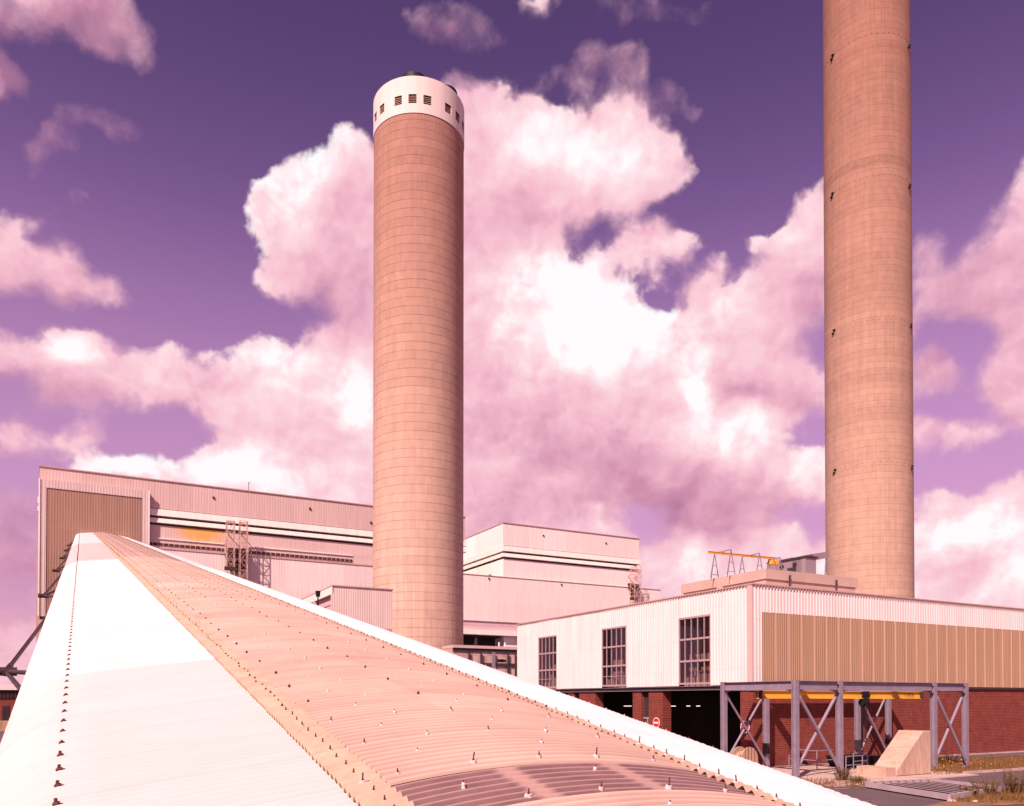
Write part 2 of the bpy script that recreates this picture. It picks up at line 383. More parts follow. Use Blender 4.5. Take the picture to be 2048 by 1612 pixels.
def fields():
    A = np.linspace(A0, A1_, NA); E = np.linspace(E0, E1_, NE); AA, EE = np.meshgrid(A, E, indexing='ij')
    x = np.cos(EE)*np.sin(AA); f = np.cos(EE)*np.cos(AA); z = np.sin(EE)
    fw_ = f*math.cos(PIT)+z*math.sin(PIT); up_ = -f*math.sin(PIT)+z*math.cos(PIT)
    X = 1024+F*x/fw_; Y = CY-F*up_/fw_
    def sdf(poly):
        P = np.array(poly, float); Q = np.roll(P, -1, 0); dm = np.full(X.shape, 1e9); ins = np.zeros(X.shape, bool)
        for (ax_, ay_), (bx_, by_) in zip(P, Q):
            dx, dy = bx_-ax_, by_-ay_; t = np.clip(((X-ax_)*dx+(Y-ay_)*dy)/(dx*dx+dy*dy+1e-9), 0, 1)
            dm = np.minimum(dm, (X-ax_-t*dx)**2+(Y-ay_-t*dy)**2)
            ins ^= ((ay_ > Y) != (by_ > Y)) & (X < dx*(Y-ay_)/(dy if abs(dy) > 1e-9 else 1e-9)+ax_)
        return np.where(ins, 1, -1)*np.sqrt(dm)
    D = np.full(X.shape, -1.)
    for p, cap in CL: D = np.maximum(D, np.minimum(sdf(p)/70, cap))
    for p in HOLES: D = np.minimum(D, -sdf(p)/70)
    D = np.clip(D, -.9, 1.)
    L = np.zeros(X.shape)
    for (px, py, rx, ry, a) in LG: L += a*np.exp(-(((X-px)/rx)**2+((Y-py)/ry)**2)*.8)
    # soft self-shading of the outline: lit from the upper left
    for sh, k in ((2, .10), (5, .10)):
        L += k*np.clip(D-np.roll(np.roll(D, sh//2, 0), -sh, 1), -.8, .8)
    return D, np.clip(L, -.5, 1)
def curve_field(nt, field, ka, ke, K):
    """field(az, el) as a sum of products of one-dimensional curves"""
    mean = float(field.mean()); U, S, V = np.linalg.svd(field-mean, full_matrices=False)
    acc = None
    for g0 in range(0, K, 3):
        outs = []
        for M_, tin in ((U[:, g0:g0+3]*np.sqrt(S[g0:g0+3]), ka), ((V[g0:g0+3].T*np.sqrt(S[g0:g0+3])), ke)):
            lo = M_.min(0); hi = M_.max(0); n = nt.node('ShaderNodeRGBCurve'); mp = n.mapping; mp.use_clip = False; mp.extend = 'HORIZONTAL'
            for ch in range(3):
                c = mp.curves[ch]; ys = (M_[:, ch]-lo[ch])/(hi[ch]-lo[ch]); N_ = len(ys)
                c.points[0].location = (0, float(ys[0])); c.points[1].location = (1, float(ys[-1]))
                for i in range(1, N_-1): c.points.new(i/(N_-1), float(ys[i]))
                for p in c.points: p.handle_type = 'VECTOR'
            mp.update(); nt.put(n.inputs['Color'], tin)
            outs.append(nt.v('MULTIPLY_ADD', n.outputs[0], tuple(float(v) for v in hi-lo), tuple(float(v) for v in lo)))
        d = nt.v('DOT_PRODUCT', outs[0], outs[1], out=1); acc = nt.m('ADD', acc, d) if acc is not None else nt.m('ADD', d, mean)
    return acc
w = bpy.data.worlds.new("World"); sc.world = w; w.use_nodes = True
nt = NT(w.node_tree); bg = nt.n['Background']
dirv = nt.v('NORMALIZE', nt.node('ShaderNodeTexCoord').outputs['Generated'])
sky = nt.node('ShaderNodeTexSky', sky_type='NISHITA'); sky.sun_disc = False
sky.sun_elevation = SUN_EL; sky.sun_rotation = SUN_AZ % (2*math.pi); sky.air_density = 1.0; sky.dust_density = .6; sky.ozone_density = 2.0
wr_ = nt.noise(dirv, 16.0, 4, .55, col=True)
d2 = nt.v('NORMALIZE', nt.v('ADD', dirv, nt.v('MULTIPLY', nt.v('SUBTRACT', wr_, (.5, .5, .5)), (.05, .05, .045))))
xx_ = nt.v('DOT_PRODUCT', d2, tuple(RT), out=1); ff_ = nt.v('DOT_PRODUCT', d2, (math.sin(TH), math.cos(TH), 0), out=1)
az = nt.m('ARCTAN2', xx_, ff_); el = nt.m('ARCSINE', nt.sep(d2)[2])
ka = nt.m('DIVIDE', nt.m('SUBTRACT', az, A0), A1_-A0, clamp=True); ke = nt.m('DIVIDE', nt.m('SUBTRACT', el, E0), E1_-E0, clamp=True)
ka = nt.comb(ka, ka, ka); ke = nt.comb(ke, ke, ke)
FD, FL = fields()
DB = curve_field(nt, FD, ka, ke, 33); LB = curve_field(nt, FL, ka, ke, 24)
fb = nt.noise(dirv, 11.0, 9, .54)
vo = nt.node('ShaderNodeTexVoronoi')
lightv = (RT*(-.55) + Vector((0, 0, .8))).normalized()
wv_ = nt.v('ADD', dirv, nt.v('MULTIPLY', nt.v('SUBTRACT', wr_, (.5, .5, .5)), (.05, .05, .05)))
def billow(vec, sc_=30):
    v_ = nt.node('ShaderNodeTexVoronoi', feature='F1'); nt.put(v_.inputs['Vector'], vec)
    v_.inputs['Scale'].default_value = sc_; v_.inputs['Detail'].default_value = 2.0; v_.inputs['Roughness'].default_value = .55; v_.normalize = True
    return nt.m('SUBTRACT', .40, v_.outputs['Distance'])
nt.n.remove(vo)
bil = billow(wv_); bil2 = billow(nt.v('ADD', wv_, tuple(lightv*.010)))
bl1 = billow(wv_, 13); bl2 = billow(nt.v('ADD', wv_, tuple(lightv*.022)), 13)
f2 = nt.noise(dirv, 46.0, 6, .62)
D0 = nt.m('ADD', nt.m('ADD', DB, .13), nt.m('ADD', nt.m('ADD', nt.m('MULTIPLY', nt.m('SUBTRACT', fb, .5), .95), nt.m('MULTIPLY', nt.m('SUBTRACT', f2, .5), .42)), nt.m('ADD', nt.m('MULTIPLY', bil, .36), nt.m('MULTIPLY', bl1, .25))))
fa = nt.noise(dirv, 11.0, 5, .55); fs = nt.noise(nt.v('ADD', dirv, tuple(lightv*.018)), 11.0, 5, .55)
relief = nt.m('ADD', nt.m('MULTIPLY', nt.m('SUBTRACT', fa, fs), .6), nt.m('ADD', nt.m('MULTIPLY', nt.m('SUBTRACT', bil, bil2), .5), nt.m('MULTIPLY', nt.m('SUBTRACT', bl1, bl2), .5)))
LBn = nt.m('MULTIPLY', LB, nt.sstep(nt.m('ADD', fb, nt.m('MULTIPLY', bil, .35)), .34, .66, .55, 1.35))
lit = nt.m('ADD', nt.m('ADD', nt.m('MULTIPLY_ADD', nt.m('SUBTRACT', fb, .5), .25, .555), LBn), relief)
mask = nt.m('DIVIDE', nt.m('ADD', D0, .02), nt.sstep(lit, .35, .8, .75, .24), clamp=True)
mask = nt.sstep(mask, 0, 1)
def srgb(r, g, b):
    return tuple(((c/255+.055)/1.055)**2.4 if c > 10 else c/255/12.92 for c in (r, g, b))
ccol = nt.ramp(lit, [(0.0, srgb(184,124,156)), (.2, srgb(214,151,178)), (.5, srgb(247,191,208)), (.75, srgb(255,218,226)), (1.0, srgb(255,251,254))])
skyt = nt.mixc(1, sky.outputs[0], (SKY_TINT[0], SKY_TINT[1], SKY_TINT[2], 1), 'MULTIPLY')
elv = nt.sep(dirv)[2]
hi_ = nt.sstep(elv, .36, .68, 1.0, .5)
skyt = nt.mixc(1, skyt, nt.comb(nt.m('POWER', hi_, 1.25), nt.m('POWER', hi_, 1.1), nt.m('POWER', hi_, .8)), 'MULTIPLY')
skyt = nt.mixc(nt.sstep(elv, .0, 0.54, .95, 0.0), skyt, (*srgb(206, 156, 192), 1))
tot = nt.mixc(mask, skyt, ccol)
tot = nt.mixc(1, tot, (10/EXPO, 10/EXPO, 10/EXPO, 1), 'MULTIPLY')
nt.put(bg.inputs[0], tot); bg.inputs[1].default_value = .1

# ------------------------------------------------------------------ ground
g = MB(); g.quad((-1500, -600, -.02), (2500, -600, -.02), (2500, 2500, -.02), (-1500, 2500, -.02))
struct(g.build('ground', M['asphalt']))

# ------------------------------------------------------------------ conveyor gallery
PH = math.atan(.1978); AX = Vector((0, math.cos(PH), math.sin(PH))); NN = Vector((0, -math.sin(PH), math.cos(PH)))
HP = 2.03
def cp(s, z, t): return C + Vector((s, 0, 0)) + NN*z + AX*t
YF = 190.0
TEND = YF/math.cos(PH) - 1.0
PC = .146
PROF_PEACH = []
for i in range(25):
    s = 1.11 + (3.13-1.11)*i/24
    PROF_PEACH.append((s, -1.0 - .1*((s-2.12)/1.01)**2))
PROF_L = [(-.5, -3.0), (-.5, -2.4), (-.5, -1.9), (-.5, -1.78), (-.495, -1.69), (-.48, -1.61), (-.45, -1.535), (-.40, -1.465), (-.33, -1.40), (-.23, -1.335), (-.087, -1.2725), (.1, -1.242), (.3, -1.212), (.6, -1.168), (.9, -1.127), (1.16, -1.093)]
PROF_R = [(3.08, -1.093), (3.4, -1.137), (3.7, -1.180), (4.0, -1.228), (4.326, -1.286), (4.46, -1.345), (4.57, -1.40), (4.66, -1.5), (4.72, -1.63), (4.74, -1.8), (4.74, -2.4), (4.74, -3.0)]
LAP = PC*8
def surf(prof, t0, t1, amp, lift=0.0, lap=0.0, sub=6, wob=0.0):
    mb = MB(); P = [(s*HP, z*HP) for s, z in prof]; nrm = []
    for i in range(len(P)):
        a = P[max(i-1, 0)]; b = P[min(i+1, len(P)-1)]; dx, dz = b[0]-a[0], b[1]-a[1]; L = math.hypot(dx, dz); nrm.append((-dz/L, dx/L))
    if P[0][0] < P[-1][0]: pass
    ts = []; t = t0
    while t < t1:
        ts.append(t); t += PC/sub if t < 34 else (PC/3 if t < 60 else LAP/2)
    ts.append(t1)
    for t in ts:
        c = math.cos(2*math.pi*t/PC) if t < 60 else 0.0
        fr = (t/LAP) % 1.0
        o = lift + amp*c + lap*(1-fr)
        for k, ((s, z), (nx, nz)) in enumerate(zip(P, nrm)):
            mb.v.append(tuple(cp(s+nx*o, z+nz*o, t)))
    m = len(P)
    for i in range(len(ts)-1):
        for k in range(m-1): mb.f.append((i*m+k, i*m+k+1, (i+1)*m+k+1, (i+1)*m+k))
    return mb

def gallery_mat(name, col, kind):
    m, nt, b = new_mat(name)
    p = geo_pos(nt)
    t = nt.v('DOT_PRODUCT', nt.v('SUBTRACT', p, tuple(C)), tuple(AX), out=1); s = nt.sep(p)[0]
    sh = nt.m('FLOOR', nt.m('DIVIDE', t, LAP))
    wn = nt.node('ShaderNodeTexWhiteNoise', noise_dimensions='2D'); nt.put(wn.inputs['Vector'], nt.comb(sh, nt.m('FLOOR', nt.m('DIVIDE', s, 2.1)), 0))
    n = nt.noise(nt.comb(nt.m('MULTIPLY', s, .6), nt.m('MULTIPLY', t, 2.0), 0), 1.0, 8, .6)
    n2 = nt.noise(nt.comb(s, t, 0), .35, 5, .6)
    if kind == 'roof':
        f = nt.m('MULTIPLY_ADD', wn.outputs['Value'], .14, .93)
        f = nt.m('MULTIPLY', f, nt.sstep(n, .25, .75, .88, 1.08)); f = nt.m('MULTIPLY', f, nt.sstep(n2, .3, .7, .9, 1.08))
        fr = nt.m('FRACT', nt.m('DIVIDE', t, LAP))
        f = nt.m('MULTIPLY', f, nt.m('SUBTRACT', 1, nt.m('MULTIPLY', nt.sstep(fr, .0, .07, 1, 0), .16)))
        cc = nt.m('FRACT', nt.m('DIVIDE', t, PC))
        f = nt.m('MULTIPLY', f, nt.sstep(nt.m('ABSOLUTE', nt.m('SUBTRACT', cc, .5)), .20, .43, .78, 1.05))  # rib shading painted dark into the troughs and lower flanks
        c = nt.mixc(1, (*col, 1), nt.comb(f, f, f), 'MULTIPLY')
    else:
        f = nt.m('MULTIPLY_ADD', wn.outputs['Value'], .05, .965)
        f = nt.m('MULTIPLY', f, nt.sstep(n2, .3, .7, .95, 1.03)); f = nt.m('MULTIPLY', f, nt.sstep(n, .3, .7, .96, 1.03))
        fr = nt.m('FRACT', nt.m('DIVIDE', t, LAP))
        f = nt.m('MULTIPLY', f, nt.m('SUBTRACT', 1, nt.m('MULTIPLY', nt.sstep(fr, .0, .05, 1, 0), .08)))
        f = nt.m('MULTIPLY', f, nt.sstep(nt.m('ABSOLUTE', nt.m('SUBTRACT', nt.m('FRACT', nt.m('DIVIDE', t, PC)), .5)), .20, .43, .92, 1.0))  # rib shading painted faintly into the white sides as well
        c = nt.mixc(1, (*col, 1), nt.comb(f, f, f), 'MULTIPLY')
        if kind == 'left':     # runs of sheets in a pinker tone
            pink_run = nt.m('MAXIMUM', nt.m('MULTIPLY', nt.m('GREATER_THAN', t, 58), nt.m('LESS_THAN', t, 104)), nt.m('MULTIPLY', nt.m('LESS_THAN', t, 15.1), .55))
            c = nt.mixc(nt.m('MULTIPLY', pink_run, nt.sstep(n2, .3, .75, .55, 1)), c, (.56, .40, .385, 1))
    nt.put(b.inputs['Base Color'], c); b.inputs['Roughness'].default_value = .8; b.inputs['Specular IOR Level'].default_value = .2
    return m
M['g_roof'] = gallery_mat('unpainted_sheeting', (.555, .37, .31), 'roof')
M['g_left'] = gallery_mat('white_sheeting_left', (.70, .615, .62), 'left')
M['g_right'] = gallery_mat('white_sheeting_right', (.80, .72, .73), 'right')
M['flash'] = plain('cream_ridge_flashing', (.57, .385, .29), .8, .16, 2.5, dirt=((.40, .23, .17), .56, .7))
def rooflight_mat():
    m, nt, b = new_mat('translucent_rooflight')
    p = geo_pos(nt)
    n = nt.noise(p, 3.0, 6, .6); f = nt.sstep(n, .3, .7, .85, 1.12)
    t = nt.v('DOT_PRODUCT', nt.v('SUBTRACT', p, tuple(C)), tuple(AX), out=1); s = nt.sep(p)[0]
    c = nt.mixc(1, (.20, .105, .11, 1), nt.comb(f, f, f), 'MULTIPLY')
    cr = nt.m('ABSOLUTE', nt.m('SUBTRACT', nt.m('FRACT', nt.m('DIVIDE', t, PC)), .5))       # crests painted lighter, as if catching the light
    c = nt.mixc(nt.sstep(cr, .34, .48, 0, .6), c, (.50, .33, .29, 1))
    for s0 in (1.82*HP, 2.43*HP):      # purlins showing through the sheet
        dd_ = nt.m('ABSOLUTE', nt.m('SUBTRACT', nt.m('ADD', s, nt.m('MULTIPLY', nt.m('SUBTRACT', n, .5), .1)), s0))
        c = nt.mixc(nt.sstep(dd_, .05, .17, .75, 0), c, (.47, .30, .27, 1))
    nt.put(b.inputs['Base Color'], c); b.inputs['Roughness'].default_value = .45; return m
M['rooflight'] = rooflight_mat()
M['rooflight_rafter'] = plain('rafter_seen_through_rooflight', (.44, .29, .28), .5, .1, 2)

gal = empty('conveyor_gallery', cp(2.12*HP, -3.0*HP, 60), 'long inclined conveyor gallery, white sided and peach roofed, rising to the boiler house', 'conveyor')
T0 = -2.0
surf(PROF_L, T0, TEND, .022, 0, .004).build('side_cladding', M['g_left'], gal, True)
surf(PROF_R, T0, TEND, .022, 0, .004).build('side_cladding', M['g_right'], gal, True)
RL0, RL1 = LAP*5-.17, LAP*6-.20
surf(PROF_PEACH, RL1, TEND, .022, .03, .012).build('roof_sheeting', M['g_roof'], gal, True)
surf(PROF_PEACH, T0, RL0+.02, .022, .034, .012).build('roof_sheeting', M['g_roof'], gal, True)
inner = [(s, z) for s, z in PROF_PEACH if 1.15 < s < 3.09]
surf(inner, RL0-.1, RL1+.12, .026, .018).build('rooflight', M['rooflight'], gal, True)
fl = [(s, z) for s, z in ((1.06, -1.112), (1.10, -1.103), (1.16, -1.09), (1.22, -1.08), (1.24, -1.078))]
surf(fl, T0, TEND, .034, .052, .02).build('ridge_flashing', M['flash'], gal, True)
fr_ = [(s, z) for s, z in ((3.03, -1.083), (3.06, -1.088), (3.10, -1.096), (3.14, -1.104), (3.17, -1.11))]
surf(fr_, T0, TEND, .027, .048, .02).build('ridge_flashing', M['flash'], gal, True)
# floor and end of the gallery
u = MB(); a = (-.48*HP, -2.95*HP); b_ = (4.72*HP, -2.95*HP)
u.hexa([cp(a[0], a[1]-.25, T0), cp(b_[0], b_[1]-.25, T0), cp(b_[0], b_[1]-.25, TEND), cp(a[0], a[1]-.25, TEND), cp(a[0], a[1], T0), cp(b_[0], b_[1], T0), cp(b_[0], b_[1], TEND), cp(a[0], a[1], TEND)])
u.build('gallery_floor', M['dark_steel'], gal)

def zprof(s):
    for P in (PROF_L, PROF_PEACH, PROF_R):
        for (s0, z0), (s1, z1) in zip(P, P[1:]):
            if s0 != s1 and min(s0, s1) <= s <= max(s0, s1): return z0+(z1-z0)*(s-s0)/(s1-s0)
    return -1.1
M['bolt_dark'] = plain('rusty_bolt', (.10, .035, .03), .7, .3, 20)
M['washer'] = plain('pale_washer', (.62, .5, .5), .6, .1, 20)
M['cap_white'] = plain('plastic_bolt_cap', (.70, .60, .66), .5, .05, 20)
bolts = []
def add_bolt(s, t, kind, lift):
    bolts.append((t, s, kind, lift))
t = LAP*4
nl = 4
while t < TEND-2:
    for k in range(5):
        s = 1.11+.38*(k+.62)*.98 + random.uniform(-.015, .015)
        add_bolt(s, t+random.uniform(-.02, .02), ('long' if k in (1, 3) else 'dark') if nl in (5, 6) else ('dark' if k % 2 == 0 else 'cap'), .05)
    for k in range(2):
        add_bolt(1.55+.72*k+random.uniform(-.03, .03), t+LAP*.5+random.uniform(-.05, .05), 'cap' if t < 30 else 'dark', .04)
    t += LAP; nl += 1
t = 4.0
while t < TEND-2:
    add_bolt(1.155+random.uniform(-.012, .012), t+random.uniform(-.02, .02), 'long' if t < 7.0 and random.random() < .5 else 'dark', .08)
    add_bolt(3.085+random.uniform(-.01, .01), t+.15+random.uniform(-.02, .02), 'long' if t < 8.0 and random.random() < .5 else 'dark', .08)
    t += PC*2 if t < 60 else PC*4
t = 4.0
while t < TEND-2:
    add_bolt(-.087, t+random.uniform(-.02, .02), 'side', .01)
    add_bolt(4.32, t+random.uniform(-.03, .03), 'edge', .01)
    t += PC*4
bolts.sort()
def bolt_mesh(mbb, mbw, s, t, kind, lift):
    z = zprof(s); e = .01; nz = Vector((-(zprof(s+e)-zprof(s-e))/(2*e), 0, 0)) + NN; nz.normalize()
    p = cp(s*HP, z*HP, t) + nz*lift
    tilt = (nz*.25 + Vector((0, 0, 1)) + Vector((random.uniform(-.12, .12), random.uniform(-.12, .12), 0))).normalized()
    h = {'dark': .052, 'cap': .026, 'long': .085, 'side': .055, 'edge': .042}[kind]
    if kind == 'long': h *= random.uniform(.7, 1.15)
    rw = {'dark': .028, 'cap': .022, 'long': .042, 'side': .042, 'edge': .028}[kind]
    mbw.tube(p-nz*.03, p+nz*.014, rw, 8, rw*.75)
    if kind == 'cap':
        mbw.tube(p+nz*.01, p+nz*.032, .02, 8, .013); mbb.tube(p+nz*.03, p+nz*(.03+.016), .008, 6)
    else:
        big = kind == 'side'; mbb.tube(p+nz*.012, p+nz*.024, .04 if big else .013, 6, .02 if big else .012)
        mbb.tube(p+nz*.02, p+tilt*h, .016 if big else .008, 6)
indiv = bolts[:100]; rest = bolts[100:]
for (t, s, kind, lift) in indiv:
    a = MB(); b2 = MB(); bolt_mesh(a, b2, s, t, kind, lift)
    bo = a.build('roof_bolt', M['bolt_dark'], gal)
    b2.build('washer', M['cap_white'] if kind == 'cap' else (M['bolt_dark'] if kind == 'side' else M['washer']), bo)
A = MB(); B = MB(); Bd = MB()
for (t, s, kind, lift) in rest:
    # far fixings: same parts, drawn with fewer sides
    z = zprof(s); p = cp(s*HP, z*HP, t) + NN*lift; 
    h = .036; r = .016 if kind != 'side' else .028
    tgt = B if (kind == 'cap' and t < 26) else (A if kind != 'edge' else Bd)
    tgt.tube(p-NN*.02, p+NN*.02, r*1.4, 6, r); tgt.tube(p+NN*.018, p+NN*h, r*.5, 5)
o = A.build('far_roof_bolts', M['bolt_dark'], gal); o['kind'] = 'stuff'
o = B.build('far_bolt_caps', M['cap_white'], gal); o['kind'] = 'stuff'
o = Bd.build('far_edge_bolts', M['washer'], gal); o['kind'] = 'stuff'

# outrigger tubes on the left flank: node every ND metres
N1 = (12, 1343)
d = ray(*N1); dd = Vector((d.x, d.dot(NN), d.dot(AX)))
k = (-4.6)/dd.y; node0 = Vector((dd.x*k, dd.y*k, dd.z*k))
SW = -.5*HP
def on_wall(px, py, s=SW):
    d = ray(px, py); kk = s/d.x; q = d*kk; return Vector((s, q.dot(NN), q.dot(AX)))
ends = [on_wall(97, 1222), on_wall(62, 1346), on_wall(52, 1404)]
ND = node0.z
for n in range(1, 8):
    off = ND*(n-1); nd = cp(node0.x, node0.y, node0.z+off)
    if node0.z+off > TEND-3: break
    m_ = MB()
    m_.tube(nd-Vector((.28, 0, 0)), nd+Vector((.28, 0, 0)), .13, 12); m_.tube(nd-AX*.3, nd+AX*.3, .1, 10)
    no = m_.build('outrigger_node', M['pipe'], gal, True)
    for e in ends:
        pe = cp(SW+.1, e.y, e.z+off); rr = .062
        mm = MB(); mm.tube(nd, pe, rr, 10); mm.tube(nd+(pe-nd).normalized()*.3, nd+(pe-nd).normalized()*.55, rr*1.35, 10)
        mm.build('outrigger_tube', M['pipe'], gal, True)
# trestles carrying the gallery
for tt in (42, 78, 114, 150):
    for sx in (-.3, 4.54):
        top = cp(sx*HP, -2.98*HP-.25, tt)
        if top.z > .5:
            mm = MB(); mm.tube((top.x, top.y-1.2, -.3), top, .32, 12); mm.tube((top.x, top.y+1.6, -.3), top, .32, 12)
            mm.build('trestle_leg', M['pipe'], gal, True)

# ------------------------------------------------------------------ boiler house (left, tall)
def zy(px, py, y): return atY(px, py, y).z
def xy(px, y): return atY(px, 1100, y).x
bx0 = atY(80, 935, YF).x; bx1 = xy(930, YF); btop = atY(80, 933, YF).z; bbot_band = zy(299, 1015, YF)
M['bh_wall'] = sheet_mat('pink_white_ribbed_wall', (.67, .485, .455), 0, 2.4, 9.0, .02, .93, panel=11.0)
sxl = atY(402, 1068, YF+1.5)
M['bh_low'] = sheet_mat('ribbed_wall_with_rust_stain', (.72, .53, .505), 0, 2.4, 8.0, .02, .93, panel=13.0, stain=(sxl.x, sxl.z+.6, 7.0, 4.2, (.78, .40, .05)))
M['bh_white'] = sheet_mat('white_cornice', (.84, .76, .71), 0, 6, 0, .015, .95)
M['bh_blk'] = sheet_mat('pale_ribbed_wall', (.85, .715, .69), 0, 2.4, 9.0, .02, .94, panel=12.0)
M['bh_blk_y'] = sheet_mat('pale_ribbed_end_wall', (.87, .79, .76), 1, 2.4, 9.0, .02, .94, panel=9.0)
M['bh_brown'] = sheet_mat('brown_ribbed_entry_panel', (.33, .195, .145), 0, 1.3, 8.0, .05, 1.12)
M['louvre'] = plain('dark_louvre', (.07, .03, .03), .8, .2, 1)
bh = empty('boiler_house', ((bx0+bx1)/2, YF+25, 0), 'long tall pink boiler house behind the nearer chimney, with the conveyor entering its brown panel', 'boiler house')
m_ = MB(); m_.corr('x', bx0, bx1, bbot_band, btop, YF, -1, .6, .014); m_.box(bx0+.01, bx1-.01, YF+.05, YF+50, bbot_band+.01, btop-.05); m_.build('upper_wall', M['bh_wall'], bh)
m_ = MB(); m_.box(bx0-.15, bx1+.1, YF-.22, YF+50.2, btop, btop+.22); m_.build('roof_edge', M['edge'], bh)
M['recess'] = plain('recess_shade', (.11, .06, .05), .9, .2, .5)  # dark colour stands in for the shade between the cornice ledges
def cornice(x0, x1, parent, ytop, both=False, white=None, yback=50):
    # ytop: z of the underside of the band above
    wm = white or M['bh_white']
    sh = [(0.15, 1.6, .36), (2.15, 3.15, .36)]
    for (d0, d1, pr) in sh:
        mb = MB(); z1 = ytop-d0; z0 = ytop-d1
        lo = x0-(pr if both else 0); hi = x1+(pr if both else 0)
        mb.prism([(YF-pr*.45, z1), (YF-pr, z0+.1), (YF-pr, z0), (YF+.9, z0), (YF+.9, z1)], 'x', lo, hi)
        if both:
            mb.box(x0-pr*.8, x0+.9, YF+.95, YF+yback, z0, z1)
        mb.build('cornice_ledge', wm, parent)
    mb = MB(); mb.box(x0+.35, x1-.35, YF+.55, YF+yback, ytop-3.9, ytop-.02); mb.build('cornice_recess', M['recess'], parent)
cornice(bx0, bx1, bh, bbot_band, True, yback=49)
zled = zy(720, 1128, YF+.12)        # step where the low wall comes forward
m_ = MB(); m_.corr('x', bx0+1.0, bx1-1, zled, bbot_band-3.65, YF+.12, -1, .6, .014); m_.box(bx0+1.01, bx1-1.01, YF+.17, YF+49, 0, bbot_band-3.67); m_.build('lower_wall', M['bh_low'], bh)
# louvre strips
for (xa, ya, xb, yb, hh) in ((299, 1088, 447, 1099, 5.5), (497, 1105.5, 704, 1121, 6)):
    p = atY(xa, ya, YF+.3); q = atY(xb, yb, YF+.3); hz_ = hh*.105
    m_ = MB(); zc = (p.z+q.z)/2; m_.box(p.x, q.x, YF-.02, YF+.13, zc-hz_/2, zc+hz_/2)
    lo = m_.build('louvre_strip', M['louvre'], bh)
    s_ = MB(); xx = p.x+.5
    while xx < q.x-.3: s_.box(xx, xx+.1, YF-.06, YF-.03, zc-hz_/2, zc+hz_/2); xx += 1.1
    s_.build('mullion', M['bh_wall'], lo)
    m_ = MB(); m_.box(p.x, q.x, YF-.12, YF+.11, zc+1.15, zc+1.36); m_.build('drip_ledge', M['bh_white'], bh)
# entry enclosure
ex1 = xy(297, YF-1.2); ez0 = zy(80, 1232, YF-1.2); ez1 = zy(80, 957, YF-1.2)
m_ = MB()
px0 = atY(93, 975, YF-1.25).x; px1 = atY(285, 993, YF-1.25).x; pz1 = atY(93, 975, YF-1.25).z
ex0 = bx0-.05
m_.corr('x', ex0, px0, ez0, ez1, YF-1.2, -1, .55, .03); m_.corr('x', px0, px1, pz1, ez1, YF-1.2, -1, .55, .03); m_.corr('x', px1, ex1, ez0, ez1, YF-1.2, -1, .55, .03)
m_.box(ex0, ex1, YF-1.16, YF-.2, ez1-.3, ez1-.01); m_.box(ex1-.3, ex1-.02, YF-1.16, YF+1.4, ez0, ez1-.31)
M['encl'] = sheet_mat('pale_ribbed_entry_surround', (.60, .46, .44), 0, 1.3, 8.0, .03, .93)
en = m_.build('entry_surround', M['encl'], bh)
m_ = MB(); m_.box(ex1-.03, ex1+.18, YF-1.4, YF-1.1, ez0, ez1); m_.build('edge_trim', M['bh_white'], en); m_ = MB(); m_.box(ex0-.1, ex0+.16, YF-1.4, YF-1.1, ez0, ez1); m_.build('edge_trim', M['bh_white'], en)
m_ = MB(); m_.corr('x', px0, px1, ez0, pz1, YF-1.05, -1, .5, .03); m_.build('entry_panel', M['bh_brown'], bh)
m_ = MB(); m_.box(ex0+.2, ex1-.2, YF-1.1, YF+1.3, ez0-.5, ez0-.02); m_.build('entry_soffit', M['dark_steel'], bh)
# column at the left end, small end brackets
m_ = MB(); cxl = atY(77.5, 1100, YF+3).x; m_.box(cxl-.35, cxl+.55, YF+2.6, YF+3.4, 0, zy(77, 1060, YF+3)); m_.build('end_column', M['edge'], bh)
m_ = MB(); m_.bar((bx0+.8, YF-1.0, ez0-.5), (bx0+2.4, YF-.9, ez0-2.6), .35); m_.bar((bx0+3.6, YF-1.0, ez0-.5), (bx0+2.4, YF-.9, ez0-2.6), .35); m_.build('support_bracket', M['dark_steel'], bh)
for (px, py) in ((427, 995), (620, 1017), (742, 1045)):
    p = atY(px, py, YF-.1); m_ = MB(); m_.box(p.x-.22, p.x+.22, YF-.25, YF+.02, p.z-.2, p.z+.2); m_.build('wall_vent', M['louvre'], bh)
m_ = MB(); p = atY(497, 985, YF+2); m_.tube((p.x, YF+2, btop), (p.x, YF+2, btop+2.6), .06, 6); m_.bar((p.x, YF+2, btop+2.4), (p.x+.4, YF+2, btop+2.7), .1); m_.build('roof_aerial', M['dark_steel'], bh)

# right-hand block
kx0 = atY(1007, 1046, YF).x; kx1 = atY(1278, 1077, YF).x; ktop = atY(1007, 1046, YF).z; kb = zy(1007, 1090, YF)
kb2 = atY(1007, 1090, YF).z
bk = empty('boiler_house', ((kx0+kx1)/2, YF+20, 0), 'pale square boiler house block standing right of the nearer chimney with a sunlit end wall', 'boiler house')
m_ = MB(); m_.corr('x', kx0, kx1, kb2, ktop, YF, -1, .6, .014); m_.build('upper_wall', M['bh_blk'], bk)
m_ = MB(); m_.corr('y', YF, YF+52, kb2, ktop, kx0, -1, .6, .014); m_.box(kx0+.05, kx1, YF+.05, YF+52, kb2+.02, ktop-.05); m_.build('end_wall', M['bh_blk_y'], bk)
m_ = MB(); m_.box(kx0-.15, kx1+.15, YF-.2, YF+52, ktop, ktop+.2); m_.build('roof_edge', M['edge'], bk)
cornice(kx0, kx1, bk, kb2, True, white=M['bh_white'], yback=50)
podz = atY(928, 1148, YF-.5).z
m_ = MB(); m_.corr('x', kx0+.12, kx1-.1, podz-2, kb2-3.65, YF+.12, -1, .6, .014); m_.build('lower_wall', M['bh_blk'], bk)
